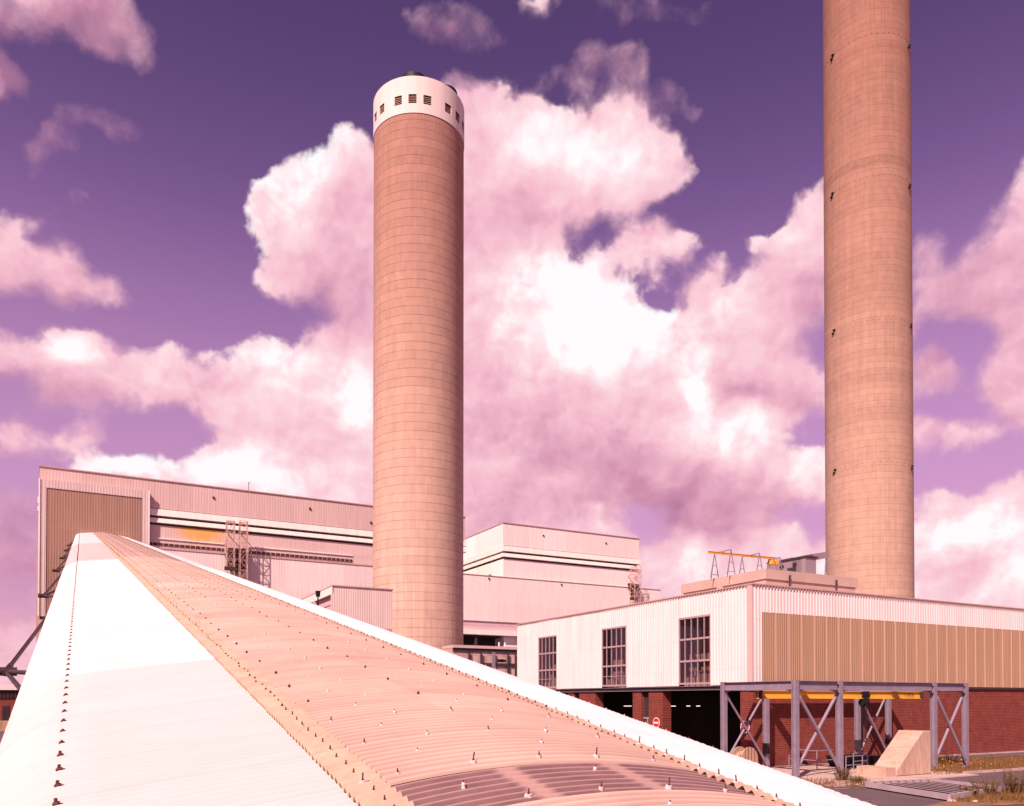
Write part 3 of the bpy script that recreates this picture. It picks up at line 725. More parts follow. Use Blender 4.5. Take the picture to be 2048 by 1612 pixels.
m_ = MB(); m_.corr('y', YF+.12, YF+50, podz-2, kb2-3.65, kx0+.12, -1, .6, .014); m_.box(kx0+.17, kx1-.15, YF+.18, YF+50, 0, kb2-3.7); m_.build('lower_end_wall', M['bh_blk_y'], bk)
for (px, py) in ((1087, 1071), (1212, 1086)):
    p = atY(px, py, YF-.1); m_ = MB(); m_.box(p.x-.2, p.x+.2, YF-.25, YF+.02, p.z-.18, p.z+.18); m_.build('wall_vent', M['louvre'], bk)

# long low annexe in front of both
YA = YF-.6
ax0 = bx0+14; ax1 = atY(1321, 1181, YA).x; az1 = atY(928, 1148, YA).z; az0 = atY(928, 1240, YA).z
an = empty('annexe', ((ax0+ax1)/2, YA+1, 0), 'long pale sheeted annexe wall running below both boiler house blocks', 'building')
M['an_wall'] = sheet_mat('pale_annexe_sheeting', (.84, .70, .675), 0, 2.4, 7.5, .02, .95, panel=14.0)
m_ = MB(); m_.corr('x', ax0, ax1, az0, az1, YA, -1, .6, .014); m_.box(ax0+.02, ax1-.02, YA+.05, YA+.95, az0, az1-.05); m_.box(kx1-.9, ax1-.02, YA+1.95, YA+40, az0, az1-.05); m_.build('wall', M['an_wall'], an)
m_ = MB(); m_.box(ax0, ax1+.1, YA-.15, YA+.95, az1, az1+.15); m_.build('roof_edge', M['edge'], an)
M['an_pink'] = plain('pink_fascia_paint', (.62, .42, .46), .6, .06, .4)
z1a = zy(928, 1258, YA); z2a = zy(928, 1268, YA); z3a = zy(928, 1296, YA)
m_ = MB(); m_.box(ax0, ax1, YA+.3, YA+1.8, (az0+z1a)/2+.02, az0-.02); m_.box(ax0, ax1, YA+.2, YA+1.8, z1a, (az0+z1a)/2-.02); m_.build('fascia', M['an_pink'], an)
m_ = MB(); m_.box(ax0, ax1, YA-.6, YA+1.8, z2a, z1a-.03); m_.build('canopy_beam', M['bh_white'], an)
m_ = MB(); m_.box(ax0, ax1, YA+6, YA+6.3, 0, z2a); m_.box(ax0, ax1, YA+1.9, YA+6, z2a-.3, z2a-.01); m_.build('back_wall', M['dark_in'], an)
m_ = MB()
xx = ax0+5
while xx < ax1: m_.box(xx, xx+.7, YA, YA+.7, 0, z2a-.02); xx += 13.3
m_.build('ground_floor_columns', M['dark_steel'], an)
for (px, py) in ((978, 1157), (1123, 1169)):
    p = atY(px, py, YA-.1); m_ = MB(); m_.box(p.x-.2, p.x+.2, YA-.25, YA+.02, p.z-.18, p.z+.18); m_.build('wall_vent', M['louvre'], an)

# panelled casing in front of the annexe opening
YC = 117.0
cx0 = atY(905, 1300, YC).x; cx1 = atY(1075, 1300, YC).x; cz1 = atY(935, 1297, YC).z; czr = atY(935, 1292, YC).z
pc = empty('panelled_casing', ((cx0+cx1)/2, YC+3, 0), 'rust streaked panelled casing with vertical ribs between the nearer chimney and the white workshop', 'casing')
M['casing'] = sheet_mat('streaky_casing_panels', (.50, .33, .30), 0, .85, 3.9, .22, .8)
zst = zy(1000, 1329, YC)
m_ = MB(); m_.box(cx0, cx1, YC, YC+4, 0, cz1); m_.build('casing_wall', M['casing'], pc)
m_ = MB(); m_.box(cx0, cx1, YC-.4, YC+4.2, cz1+.05, czr+.1); m_.build('top_rail', M['trim'], pc)
m_ = MB()
m_.box(cx0, cx1, YC-.25, YC-.01, zst-.25, zst+.2); m_.box(cx0, cx1, YC-.2, YC-.01, cz1-.45, cz1-.02)
m_.build('cross_beam', M['dark_steel'], pc)
for px in (938, 962, 987, 1016, 1031):
    p = atY(px, 1310, YC-.3); mm = MB(); wd = .55 if px == 987 else .25
    mm.box(p.x-wd/2, p.x+wd/2, YC-.45, YC-.26, 0, cz1-.5); mm.build('stiffener', M['steel'] if px == 987 else M['dark_steel'], pc)
for px in (998, 1010):
    p = atY(px, 1288, YC+1); mm = MB(); mm.tube((p.x, YC+1, czr), (p.x, YC+1, czr+.9), .11, 8); mm.build('vent_pipe', M['sign_white'], pc)
mm = MB(); p = atY(997, 1321, YC-.1); random.seed(3)
for (dx, w_, h_) in ((0, .22, .5), (.32, .18, .42), (.62, .3, .55), (.98, .24, .5), (1.3, .2, .36)):
    mm.tube((p.x+dx, YC-.02, p.z), (p.x+dx, YC-.05, p.z), h_*.5, 8); 
mm.build('paint_marks', M['black'], pc)

# ------------------------------------------------------------------ lattice hoist towers
def mast(mb, x, y, w_, z0, z1, r, step):
    cs = [(x-w_/2, y-w_/2), (x+w_/2, y-w_/2), (x+w_/2, y+w_/2), (x-w_/2, y+w_/2)]
    for (a, b) in cs: mb.bar((a, b, z0), (a, b, z1), r*1.5)
    z = z0; fl = 0
    while z < z1-.2:
        z2 = min(z+step, z1)
        for i in range(4):
            p, q = cs[i], cs[(i+1) % 4]
            mb.bar((*p, z2), (*q, z2), r)
            a, b = (p, q) if (fl+i) % 2 else (q, p)
            mb.bar((*a, z), (*b, z2), r)
        z = z2; fl += 1
M['rust_steel'] = plain('rusty_mast_steel', (.58, .35, .30), .75, .3, 1.0)
YT = YF-3.6
def hoist_tower(pxs, ytop_px, label, wpx, cage, arm):
    w_ = (atY(pxs[0]+wpx, 1100, YT).x-atY(pxs[0], 1100, YT).x)
    root = empty('hoist_tower', (atY(sum(pxs)/len(pxs), 1100, YT).x, YT, 0), label, 'tower', 'lattice hoist towers on the boiler house front')
    for px in pxs:
        p = atY(px, ytop_px, YT); mb = MB(); mast(mb, p.x, YT, w_, 0, p.z, .085, 2.1); mb.build('lattice_mast', M['rust_steel'], root)
    (ca, cb, ct, cbm) = cage; p = atY(ca, ct, YT); q = atY(cb, cbm, YT)
    mb = MB(); mb.box(p.x, q.x, YT+.9, YT+2.4, q.z, p.z)
    mb.prism([(p.x+.1, p.z-.3), (p.x-.5, (p.z+q.z)/2+1.0), (p.x+1.2, q.z-1.6), (p.x+2.2, q.z)], 'y', YT+1.0, YT+2.3)
    cg = mb.build('hoist_cage', M['dark_in'], root)
    mb = MB(); z = q.z
    while z < p.z: mb.box(p.x, q.x, YT+.84, YT+.89, z, z+.09); z += 1.2
    mb.bar((p.x, YT+.86, q.z), (q.x, YT+.86, p.z), .1); mb.build('cage_rail', M['rust_steel'], cg)
    a, b = arm; p = atY(*a, YT-.6); q = atY(*b, YT-.6); mb = MB(); mb.box(p.x, q.x, YT-.9, YT-.3, p.z-.55, p.z+.25); mb.build('landing_beam', M['dark_steel'], root)
    mb = MB()
    for px in pxs:
        p = atY(px, ytop_px, YT)
        for dz in (2, 10, 18): mb.bar((p.x, YT+w_/2, p.z-dz), (p.x, YF+.4, p.z-dz), .16)
    mb.build('wall_tie', M['rust_steel'], root)
hoist_tower((461, 487), 1043, 'twin lattice hoist tower with a dark cage, before the left boiler house', 15, (457, 494, 1094, 1140), ((449, 1135), (470, 1135)))
hoist_tower((1271,), 1134, 'slim lattice hoist tower at the right end of the pale boiler house block', 12, (1267, 1283, 1166, 1180), ((1261, 1196), (1274, 1196)))

# ------------------------------------------------------------------ transfer house right of the gallery
YH = 108.3
tx0 = atY(665, 1172, YH).x; tx1 = atY(785, 1179, YH).x; tz1 = atY(665, 1172, YH).z; tz0 = atY(785, 1258, YH).z
th = empty('transfer_house', ((tx0+tx1)/2, YH+8, 0), 'small pale ribbed transfer house on legs between the conveyor gallery and the nearer chimney', 'building')
M['th_wall'] = sheet_mat('pink_ribbed_sheet', (.70, .545, .50), 0, 1.0, 0, .04, .9)
m_ = MB(); m_.corr('x', tx0, tx1, tz0, tz1, YH, -1, .33, .022); m_.build('front_wall', M['th_wall'], th)
m_ = MB(); m_.box(tx0-.05, tx1+.1, YH-.15, YH+20, tz1, tz1+.16); m_.build('roof', M['edge'], th)
m_ = MB(); m_.box(tx0-.02, tx0+.3, YH+.0, YH+20, tz1-1.05, tz1-.02); m_.build('fascia', M['bh_white'], th)
m_ = MB(); m_.box(tx0-.04, tx0+.3, YH+.01, YH+.75, tz0, tz1-1.07); m_.box(tx0-.02, tx0+.3, YH+9.5, YH+10.1, tz0, tz1-1.07); m_.build('corner_post', M['trim'], th)
m_ = MB(); m_.box(tx0+.5, tx0+.6, YH+.05, YH+19.9, tz0, tz1-1.0); m_.box(tx1-.1, tx1, YH+.05, YH+19.9, tz0, tz1-.02); m_.build('side_panel', M['an_pink'], th)
m_ = MB(); m_.box(tx0+.42, tx0+.49, YH+.8, YH+19.8, tz1-2.35, tz1-2.2); m_.build('side_rail', M['edge'], th)
m_ = MB(); m_.box(tx0, tx1, YH-.05, YH+20, tz0-.35, tz0-.02); m_.build('floor', M['edge'], th)
for (lx, ly) in ((tx0+.6, YH+1), (tx1-.6, YH+1), (tx0+.6, YH+18), (tx1-.6, YH+18)):
    m_ = MB(); m_.box(lx-.25, lx+.25, ly-.25, ly+.25, 0, tz0-.36); m_.build('leg', M['steel'], th)
# floodlight post
p = atY(636, 1182, 104.0)
fp = empty('floodlight_post', (p.x, 104.0, 0), 'black floodlight on a thin post left of the small transfer house', 'lamp')
m_ = MB(); m_.tube((p.x, 104, 0), (p.x, 104, p.z-.7), .09, 8); m_.build('post', M['black'], fp)
m_ = MB(); m_.hexa([(p.x-.22, 103.8, p.z-.75), (p.x+.22, 103.8, p.z-.75), (p.x+.22, 104.2, p.z-.75), (p.x-.22, 104.2, p.z-.75), (p.x-.27, 103.7, p.z), (p.x+.27, 103.7, p.z), (p.x+.27, 104.3, p.z), (p.x-.27, 104.3, p.z)]); m_.build('lamp_head', M['black'], fp)

# ------------------------------------------------------------------ chimneys
def cyl_hit(px, py, cx, cy, r):
    d = ray(px, py); a = d.x**2+d.y**2; b = -2*(d.x*cx+d.y*cy); c = cx*cx+cy*cy-r*r
    D = max(b*b-4*a*c, 0); k = (-b-math.sqrt(D))/(2*a); return C+d*k
D1_ = 141.0
cc = C + ray(836.5, 1300)*(D1_/ray(836.5, 1300).dot(FW)); c1x, c1y = cc.x, cc.y; R1 = 7.93
top1 = cyl_hit(836, 152, c1x, c1y, R1).z; col0 = cyl_hit(836, 226, c1x, c1y, R1).z
ch1 = empty('chimney', (c1x, c1y, 0), 'nearer concrete chimney with a white louvred collar at its top', 'chimney')
M['ch1'] = chimney_mat('lift_cast_concrete', (.60, .41, .325), 1.5, 28, top_stain_vignette=(12, 108, (.56, .38, .36)))
m_ = MB(); m_.lathe([(R1, -.3), (R1, col0+.2)], c1x, c1y, 128); m_.build('shaft', M['ch1'], ch1, True)
M['collar'] = plain('white_painted_collar', (.72, .60, .56), .75, .08, .5, dirt=((.45, .3, .27), .62, .35), stretch=(1, 1, .15))
a_cam = math.atan2(-c1y, -c1x)
R1c = R1+.10
LOUV = []
for gdeg in (-8, 56, -70, 118, -132, 176):
    for k in (-18, 0, 18): LOUV.append(gdeg+k)
# collar: ring of wall segments between openings so that louvres are real recesses
lz0 = cyl_hit(824, 207, c1x, c1y, R1).z; lz1 = cyl_hit(824, 189, c1x, c1y, R1).z
lw = 1.0*math.radians(4.9)      # half width of an opening
m_ = MB()
m_.lathe([(R1-.3, col0), (R1c, col0), (R1c, lz0)], c1x, c1y, 180); m_.lathe([(R1c, lz1), (R1c, top1-.05), (R1c-.12, top1), (R1-.9, top1), (R1-.9, top1-2)], c1x, c1y, 180)
cuts = sorted((((a_cam+math.radians(g_))-lw) % (2*math.pi)) for g_ in LOUV)
for i, c0 in enumerate(cuts):
    s0 = c0+2*lw; s1 = cuts[(i+1) % len(cuts)]
    if s1 < s0: s1 += 2*math.pi
    n = max(1, int((s1-s0)/math.radians(2)))
    m_.lathe([(R1-.9, lz0), (R1c, lz0), (R1c, lz1), (R1-.9, lz1)], c1x, c1y, n, s0, s1, False)
    for aa in (s0, s1):
        ca, sa = math.cos(aa), math.sin(aa)
        m_.quad((c1x+R1c*ca, c1y+R1c*sa, lz0), (c1x+(R1-.9)*ca, c1y+(R1-.9)*sa, lz0), (c1x+(R1-.9)*ca, c1y+(R1-.9)*sa, lz1), (c1x+R1c*ca, c1y+R1c*sa, lz1))
col = m_.build('collar', M['collar'], ch1, True)
m_ = MB(); m_.lathe([(R1-.8, lz0-.3), (R1-.8, lz1+.3)], c1x, c1y, 96); m_.build('collar_lining', M['black'], ch1, True)
M['slat'] = plain('louvre_slat', (.45, .27, .2), .7, .1, 2)
for g_ in LOUV:
    aa = a_cam+math.radians(g_); mb = MB()
    for k in range(5):
        z = lz0+(k+.35)*(lz1-lz0)/5
        pts = []
        for da in (-lw*.98, lw*.98):
            ca, sa = math.cos(aa+da), math.sin(aa+da)
            pts.append([(c1x+rr*ca, c1y+rr*sa) for rr in (R1c-.1, R1-.35)])
        (o0, i0), (o1, i1) = pts
        mb.hexa([(*o0, z-.10), (*o1, z-.10), (*i1, z+.08), (*i0, z+.08), (*o0, z-.02), (*o1, z-.02), (*i1, z+.16), (*i0, z+.16)])
    mb.build('louvre', M['slat'], ch1)
m_ = MB(); m_.lathe([(R1-.3, top1-.01), (3.0, top1+.25), (0.01, top1+.3)], c1x, c1y, 64)
m_.build('cap_slab', M['dark_in'], ch1, True)
for (ang, rad) in ((a_cam-.15, 5.45), (a_cam+.95, 5.45), (a_cam+2.6, 4.2)):
    fx, fy = c1x+rad*math.cos(ang), c1y+rad*math.sin(ang)
    m_ = MB(); m_.lathe([(2.2, top1-.5), (2.2, top1+1.05), (2.0, top1+1.15), (1.85, top1+1.1), (1.85, top1-.5)], fx, fy, 40); m_.build('flue', M['black'], ch1, True)

D2_ = 200.0; LAMP_OUT = .15
cc = C + ray(1738.5, 1190)*(D2_/ray(1738.5, 1190).dot(FW)); c2x, c2y = cc.x, cc.y; R2 = 10.12
ch2 = empty('chimney', (c2x, c2y, 0), 'far taller concrete chimney rising out of the top of the picture behind the workshop', 'chimney')
hz1 = lambda py: cyl_hit(1740, py, c2x, c2y, R2).z
M['ch2'] = chimney_mat('fine_lift_cast_concrete', (.56, .375, .285), 1.55, 44, top_stain_vignette=(-15, 185, (.50, .32, .30)), jk=.7, bands=((hz1(332), hz1(312), .22), (hz1(762), hz1(738), .12), (hz1(95), hz1(88), .1), (hz1(600), hz1(505), .07), (hz1(840), hz1(806), .11), (hz1(1130), hz1(1105), .08), (hz1(250), hz1(190), .05)))  # darkening up this shaft is vignette painted into the concrete colour
m_ = MB(); m_.lathe([(R2, -.3), (R2, 120), (R2*.99, 215), (R2*.99-.6, 215), (R2*.99-.6, 190)], c2x, c2y, 144); m_.build('shaft', M['ch2'], ch2, True)
for (px, py) in ((1665, 115), (1665, 391), (1668, 664), (1670, 943), (1817, 93), (1818, 373), (1821, 652), (1823, 935)):
    p = cyl_hit(px, py, c2x, c2y, R2); nx, ny = (p.x-c2x)/R2, (p.y-c2y)/R2; tx, ty = -ny, nx
    mb = MB()
    for k, dz in ((-.2, -.36), (.2, .36)):
        q = Vector((p.x+tx*k+nx*.15, p.y+ty*k+ny*.15, p.z+dz))
        mb.bar(q-Vector((tx, ty, 0))*.3, q+Vector((tx, ty, 0))*.3, .4, .34)
    mb.build('warning_lamp', M['black'], ch2)
mb = MB()
for zrow in (hz1(68), hz1(353), hz1(640), hz1(925)):
    for k in range(48):
        a = 2*math.pi*k/48; q = Vector((c2x+R2*math.cos(a), c2y+R2*math.sin(a), zrow)); n_ = Vector((math.cos(a), math.sin(a), 0))
        mb.tube(q-n_*.05, q+n_*.05, .08, 6)
mb.build('tie_hole', M['black'], ch2)

# ------------------------------------------------------------------ workshop
WX, WY = 39.55, 39.35; WX1 = 112.0; WY1 = 72.03; WZ0, WZ1 = 5.55, 12.2
ws = empty('workshop', (WX+20, WY+16, 0), 'white ribbed workshop with three tall windows and brown panels above a brick ground floor', 'building')
def wy(px, z=5): 
    d = ray(px, 1400); return (C+d*(WX/d.x)).y
WIN = [(wy(1422), wy(1358)), (wy(1253), wy(1204)), (wy(1114), wy(1077))]
WT = 10.62
m_ = MB()
segs = [(WY+.45, WIN[0][0]), (WIN[0][1], WIN[1][0]), (WIN[1][1], WIN[2][0]), (WIN[2][1], WY1)]
for a, b in segs: m_.corr('y', a, b, WZ0, WZ1, WX, -1, .30, .032)
for a, b in WIN: m_.corr('y', a, b, WT, WZ1, WX, -1, .30, .032)
m_.build('end_cladding', M['clad_y'], ws)
m_ = MB(); m_.box(WX-.07, WX+.05, WY-.03, WY+.44, WZ0-.02, WZ1+.03); m_.build('corner_trim', M['trim'], ws)
m_ = MB(); bxl = atY(1524, 1224, WY).x; bzt = atY(1524, 1224, WY).z
m_.corr('x', WX+.06, bxl, WZ0, WZ1, WY, -1, .30, .032); m_.corr('x', bxl, WX1, bzt, WZ1, WY, -1, .30, .032); m_.build('front_cladding', M['clad_x'], ws)
m_ = MB(); xx = bxl+.03; jm = MB()
while xx < WX1-1.3:
    m_.corr('x', xx, xx+1.20, WZ0, bzt, WY, -1, .2, .03); jm.box(xx+1.20, xx+1.25, WY-.05, WY+.02, WZ0, bzt); xx += 1.25
bp = m_.build('brown_panel', M['brown'], ws); jm.build('panel_joint', M['brown_joint'], bp)
m_ = MB(); m_.box(WX-.1, WX1, WY-.1, WY1, WZ1+.03, WZ1+.12); m_.build('roof', M['edge'], ws)
m_ = MB()
yy = WY+.5
while yy < WY1: m_.box(WX-.085, WX-.052, yy, yy+.10, WZ1-.08, WZ1+.02); yy += .30
xx = WX+.2
while xx < WX1-10: m_.box(xx, xx+.10, WY-.085, WY-.052, WZ1-.10, WZ1+.02); xx += .30
o = m_.build('eaves_filler', M['edge'], ws); o['kind'] = 'stuff'
# windows
M['frame'] = plain('pale_window_frame', (.42, .29, .30), .6, .1, 2)
for i, (a, b) in enumerate(WIN):
    m_ = MB(); n = 5; z0, z1 = WZ0+.1, WT
    for k in range(n+1):
        y = a+(b-a)*k/n; wdt = .1 if k in (0, n) else .06
        yc = min(max(y, a+.05), b-.05)
        m_.box(WX-.02, WX+.08, yc-wdt/2, yc+wdt/2, z0, z1)
    rows = [z0+.06, z0+(z1-z0)*.345, z0+(z1-z0)*.67, z1-.05] + ([z0+(z1-z0)*.17] if i else [])
    for z in rows: m_.box(WX-.035, WX+.095, a, b, z-.07, z+.07) if z != rows[-1] or not i else m_.box(WX-.03, WX+.07, a, b, z-.025, z+.025)
    fo = m_.build('window', M['frame'], ws)
    g_ = MB(); g_.box(WX+.02, WX+.035, a+.05, b-.05, z0, z1); g_.build('pane', M['glass'], fo)
# interior shell
m_ = MB()
m_.box(WX+.1, WX1-1, WY+.3, WY1-.3, 5.25, 5.48)
m_.box(WX+.1, WX1-1, WY1-.3, WY1-.1, 0, 5.5); m_.box(WX+.1, WX1-1, WY1-.3, WY1-.1, 11.6, WZ1); m_.box(WX1-.6, WX1-.4, WY+.2, WY1-.1, 0, WZ1)  # unseen far gable left open above the floor to let sky light in
m_.build('inner_floor', M['dark_in'], ws)
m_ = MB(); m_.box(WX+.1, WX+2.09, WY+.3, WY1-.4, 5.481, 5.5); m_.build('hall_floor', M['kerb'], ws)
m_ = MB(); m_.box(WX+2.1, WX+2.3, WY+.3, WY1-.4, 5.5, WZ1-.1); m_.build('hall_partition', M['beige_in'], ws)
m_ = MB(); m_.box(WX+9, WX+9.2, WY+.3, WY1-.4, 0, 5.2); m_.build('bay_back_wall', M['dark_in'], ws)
m_ = MB()
for yy in (44.6, 51.2, 55.4, 60.0, 66.2): m_.box(WX+1.5, WX+1.8, yy, yy+.45, 5.5, WZ1-.2)
for yy in (46, 54, 62, 67): m_.bar((WX+1.9, yy, 5.6), (WX+1.9, yy+2.2, 9.5), .18)
for z_ in (7.3, 9.2): m_.box(WX+1.85, WX+2.0, 41, 70, z_, z_+.14)
m_.build('inner_column', M['dark_steel'], ws)
m_ = MB()
for (yy, hh, dd_) in ((43.8, 1.1, 1.0), (45.6, .8, 1.2), (53.6, 1.3, 1.0), (56.2, .8, 1.1), (64.6, 1.2, 1.0), (66.6, .9, 1.2)): m_.box(WX+dd_-.3, WX+dd_+.5, yy, yy+1.8, 5.5, 5.5+hh); m_.box(WX+dd_-.1, WX+dd_+.3, yy+.3, yy+.8, 5.5+hh, 5.9+hh)
m_.build('machine', M['casing'], ws)
# brick ground floor
BY = WY+.12
m_ = MB(); m_.box(WX+.15, WX1, BY, BY+.35, -.1, WZ0-.12); m_.build('brick_wall', M['brick_x'], ws)
PI_ = [(BY+.36, wy(1478)), (wy(1323), wy(1295)), (wy(1280), wy(1263)), (wy(1189), wy(1156)), (wy(1145), wy(1133)), (wy(1090), WY1-.3)]
for a, b in PI_:
    m_ = MB(); m_.box(WX+.12, WX+.95, a, b, -.1, WZ0-.36); m_.build('brick_pier', M['brick_y'], ws)
for a, b in ((wy(1295), wy(1280)), (wy(1156), wy(1145))):
    m_ = MB(); m_.box(WX+.42, WX+.45, a, b, -.1, WZ0-.37); so_ = m_.build('slot_window', M['dark_in'], ws)
    m_ = MB(); m_.box(WX+.36, WX+.415, a, b, 3.0, 3.12); m_.box(WX+.36, WX+.415, (a+b)/2-.05, (a+b)/2+.05, 0, 2.99); m_.build('glazing_bar', M['frame'], so_)
m_ = MB(); m_.ibeam((WX+.12, WY-.0, WZ0-.19), (WX+.12, WY1, WZ0-.19), .3, .26, .03, .03); m_.build('fascia_beam', M['steel'], ws)
m_ = MB(); m_.box(WX+.2, WX1, WY-.02, WY+.11, WZ0-.16, WZ0-.03); m_.build('base_flashing', M['dark_steel'], ws)
# roof plant room
PY = 42.6
pA = atY(1532, 1157, PY); pcx = pA.x; pz0 = pA.z; pz1 = atY(1532, 1137, PY).z
pyl = atX(1362, 1170, pcx).y; pxr = atY(1717, 1165, PY).x
m_ = MB(); m_.box(pcx, pxr, PY, pyl, pz0, pz1); pr_ = m_.build('plant_room', M['roof_concrete'], ws)
m_ = MB(); m_.box(pcx+.10, pxr-.25, PY+.10, pyl-.2, WZ1+.12, pz0-.003); m_.build('plant_room_base', M['roof_concrete'], ws)
yb = atX(1440, 1160, pcx).y
m_ = MB(); m_.box(pcx-.08, pcx+.09, yb-.3, yb+.3, WZ1+.12, pz0-.004); m_.build('plant_room_pier', M['roof_concrete'], ws)
for px in (1580, 1673):
    p = atY(px, 1160, PY-.1); m_ = MB(); m_.box(p.x-.035, p.x+.035, PY-.1, PY-.03, WZ1+.15, pz0+.4); m_.tube((p.x-.06, PY-.12, pz0+.2), (p.x+.09, PY-.12, pz0+.38), .05, 8); m_.build('roof_bracket', M['dark_steel'], ws)
m_ = MB(); p = atX(1407, 1160, pcx+1.5); m_.lathe([(.9, pz1), (.85, pz1+.12), (.5, pz1+.3), (.01, pz1+.36)], pcx+1.5, p.y, 20); m_.build('roof_hatch', M['trim'], ws, True)
# tube lamps inside the bays
for n, (xa, xb) in enumerate(((1248, 1263), (1331, 1351), (1373, 1380), (1393, 1400))):
    X = WX+4.5; p = atX(xa, 1412, X); q = atX(xb, 1412, X); z = p.z
    lab = ['lit fluorescent tube in the bay left of the middle brick pier', 'longest lit fluorescent tube, right of the middle brick pier', 'short lit fluorescent tube in the middle of the wide dark bay', 'short lit fluorescent tube nearest the grey gantry in the dark bay'][n]
    lt = empty('tube_lamp', (X, (p.y+q.y)/2, z), lab, 'lamp', 'fluorescent tubes in the workshop bays')
    m_ = MB(); m_.tube((X, p.y, z), (X, q.y, z), .03, 8); m_.build('tube', M['tube_lit'], lt)
    m_ = MB(); m_.box(X-.08, X+.08, p.y, q.y, z+.05, z+.12); m_.tube((X, (p.y+q.y)/2, z+.12), (X, (p.y+q.y)/2, 5.24), .02, 6); m_.build('fitting', M['dark_steel'], lt)

# ------------------------------------------------------------------ things on the workshop roof
RZ = pz1
YR = 47.0
ra = atY(1416, 1104, YR); rb = atY(1556, 1123.5, YR)
cr = empty('roof_crane_rail', (ra.x, YR, RZ), 'yellow crane rail on thin grey trestles standing on the workshop roof', 'crane')
m_ = MB(); m_.ibeam((ra.x, YR, ra.z), (rb.x, YR, rb.z+.25), .17, .14, .03, .05); m_.build('rail', M['yellow'], cr)
pt = atY(1545, 1122, YR); m_ = MB(); m_.box(pt.x-.25, pt.x+.55, YR-.2, YR+.2, pt.z-.28, pt.z+.05); m_.tube((pt.x-.1, YR-.25, pt.z-.15), (pt.x-.1, YR+.25, pt.z-.15), .16, 12); m_.build('trolley', M['yellow'], cr)
for (pxn, pyn, pxf, pyf) in ((1462, 1099, 1429, 1108), (1519, 1106.5, 1484, 1117), (1560, 1115, 1537, 1124)):
    n_ = atY(pxn, pyn, YR-1.0); yf_ = atX(pxf, pyf, n_.x).y; zt = n_.z
    f_ = Vector((n_.x, yf_, zt)); n_ = Vector((n_.x, YR-1.0, zt))
    m_ = MB(); m_.bar(n_, f_, .07)
    for q in (n_, f_):
        for dx, dy in ((-.42, .0), (.42, .0), (.1, .5)):
            m_.bar(q, (q.x+dx, q.y+dy, RZ), .05)
        m_.bar((q.x-.22, q.y, (q.z+RZ)/2), (q.x+.22, q.y, (q.z+RZ)/2), .04); m_.bar((q.x-.36, q.y, RZ+.25), (q.x+.36, q.y, RZ+.25), .04)
    m_.build('trestle', M['steel'], cr)
# grey cabin
kc = atY(1611, 1113, 45.6); kx = kc.x; ky = 45.6; kyl = atX(1553, 1122, kx).y; kxr = atY(1632, 1112, ky).x; kzt = kc.z
cb = empty('roof_cabin', (kx+.5, (ky+kyl)/2, RZ), 'grey boarded cabin with a round vent at the end of the yellow roof rail', 'cabin')
M['cabin'] = sheet_mat('grey_boarding', (.25, .19, .22), 1, .5, 0, .2, .9)
m_ = MB(); m_.box(kx, kxr, ky, kyl, RZ+.12, kzt-.06); m_.build('wall', M['cabin'], cb)
m_ = MB(); m_.box(kx-.1, kxr+.15, ky-.1, kyl+.1, kzt-.055, kzt+.08); m_.build('roof', M['dark_steel'], cb)
m_ = MB(); m_.box(kx+.1, kxr-.1, ky+.1, kyl-.1, RZ, RZ+.115); m_.build('base', M['dark_steel'], cb)
for yy in (ky+1.1, kyl-.6):
    m_ = MB(); m_.tube((kx-.06, yy, kzt-.5), (kx+.02, yy, kzt-.5), .2, 16); m_.build('round_vent', M['pipe'], cb)
m_ = MB(); m_.box(kx-.03, kx+.0, (ky+kyl)/2-.55, (ky+kyl)/2+.35, RZ+.2, RZ+1.3); m_.build('door', M['dark_steel'], cb)
# low duct behind the cabin and hood at the right
p = atY(1570, 1114, 53); q = atY(1610, 1114, 53)
m_ = MB(); m_.box(p.x+.9, q.x, 53, 56, RZ, p.z-.1); m_.box(p.x+.8, q.x+.1, 52.9, 56.1, p.z-.1, p.z+.02)
tag(m_.build('roof_tank', M['cabin'], origin=((p.x+q.x)/2, 54, RZ)), 'low grey tank on the workshop roof, half hidden behind the grey cabin', 'tank')
p = atY(1628, 1106, 47.5); q = atY(1653, 1103, 47.5)
hd = empty('roof_hood', ((p.x+q.x)/2, 47.5, RZ), 'grey sheet hood on thin legs between the roof cabin and the far chimney', 'hood')
m_ = MB(); m_.prism([(p.x-.2, p.z-.1), (q.x+.25, q.z+.03), (q.x+.25, q.z-.5), (p.x+.15, p.z-.62)], 'y', 47.5, 49.0); m_.build('hood', M['cabin'], hd)
m_ = MB()
for yy in (47.6, 48.9):
    for dx in (-.28, .28): m_.bar((q.x+.05, yy, q.z-.5), (q.x+.05+dx, yy, RZ), .05)
    m_.bar((q.x-.15, yy, RZ+.45), (q.x+.25, yy, RZ+.45), .04)
m_.bar((p.x+.2, 47.6, RZ+.15), (q.x+.05, 47.6, RZ+.1), .06); m_.build('leg_frame', M['steel'], hd)

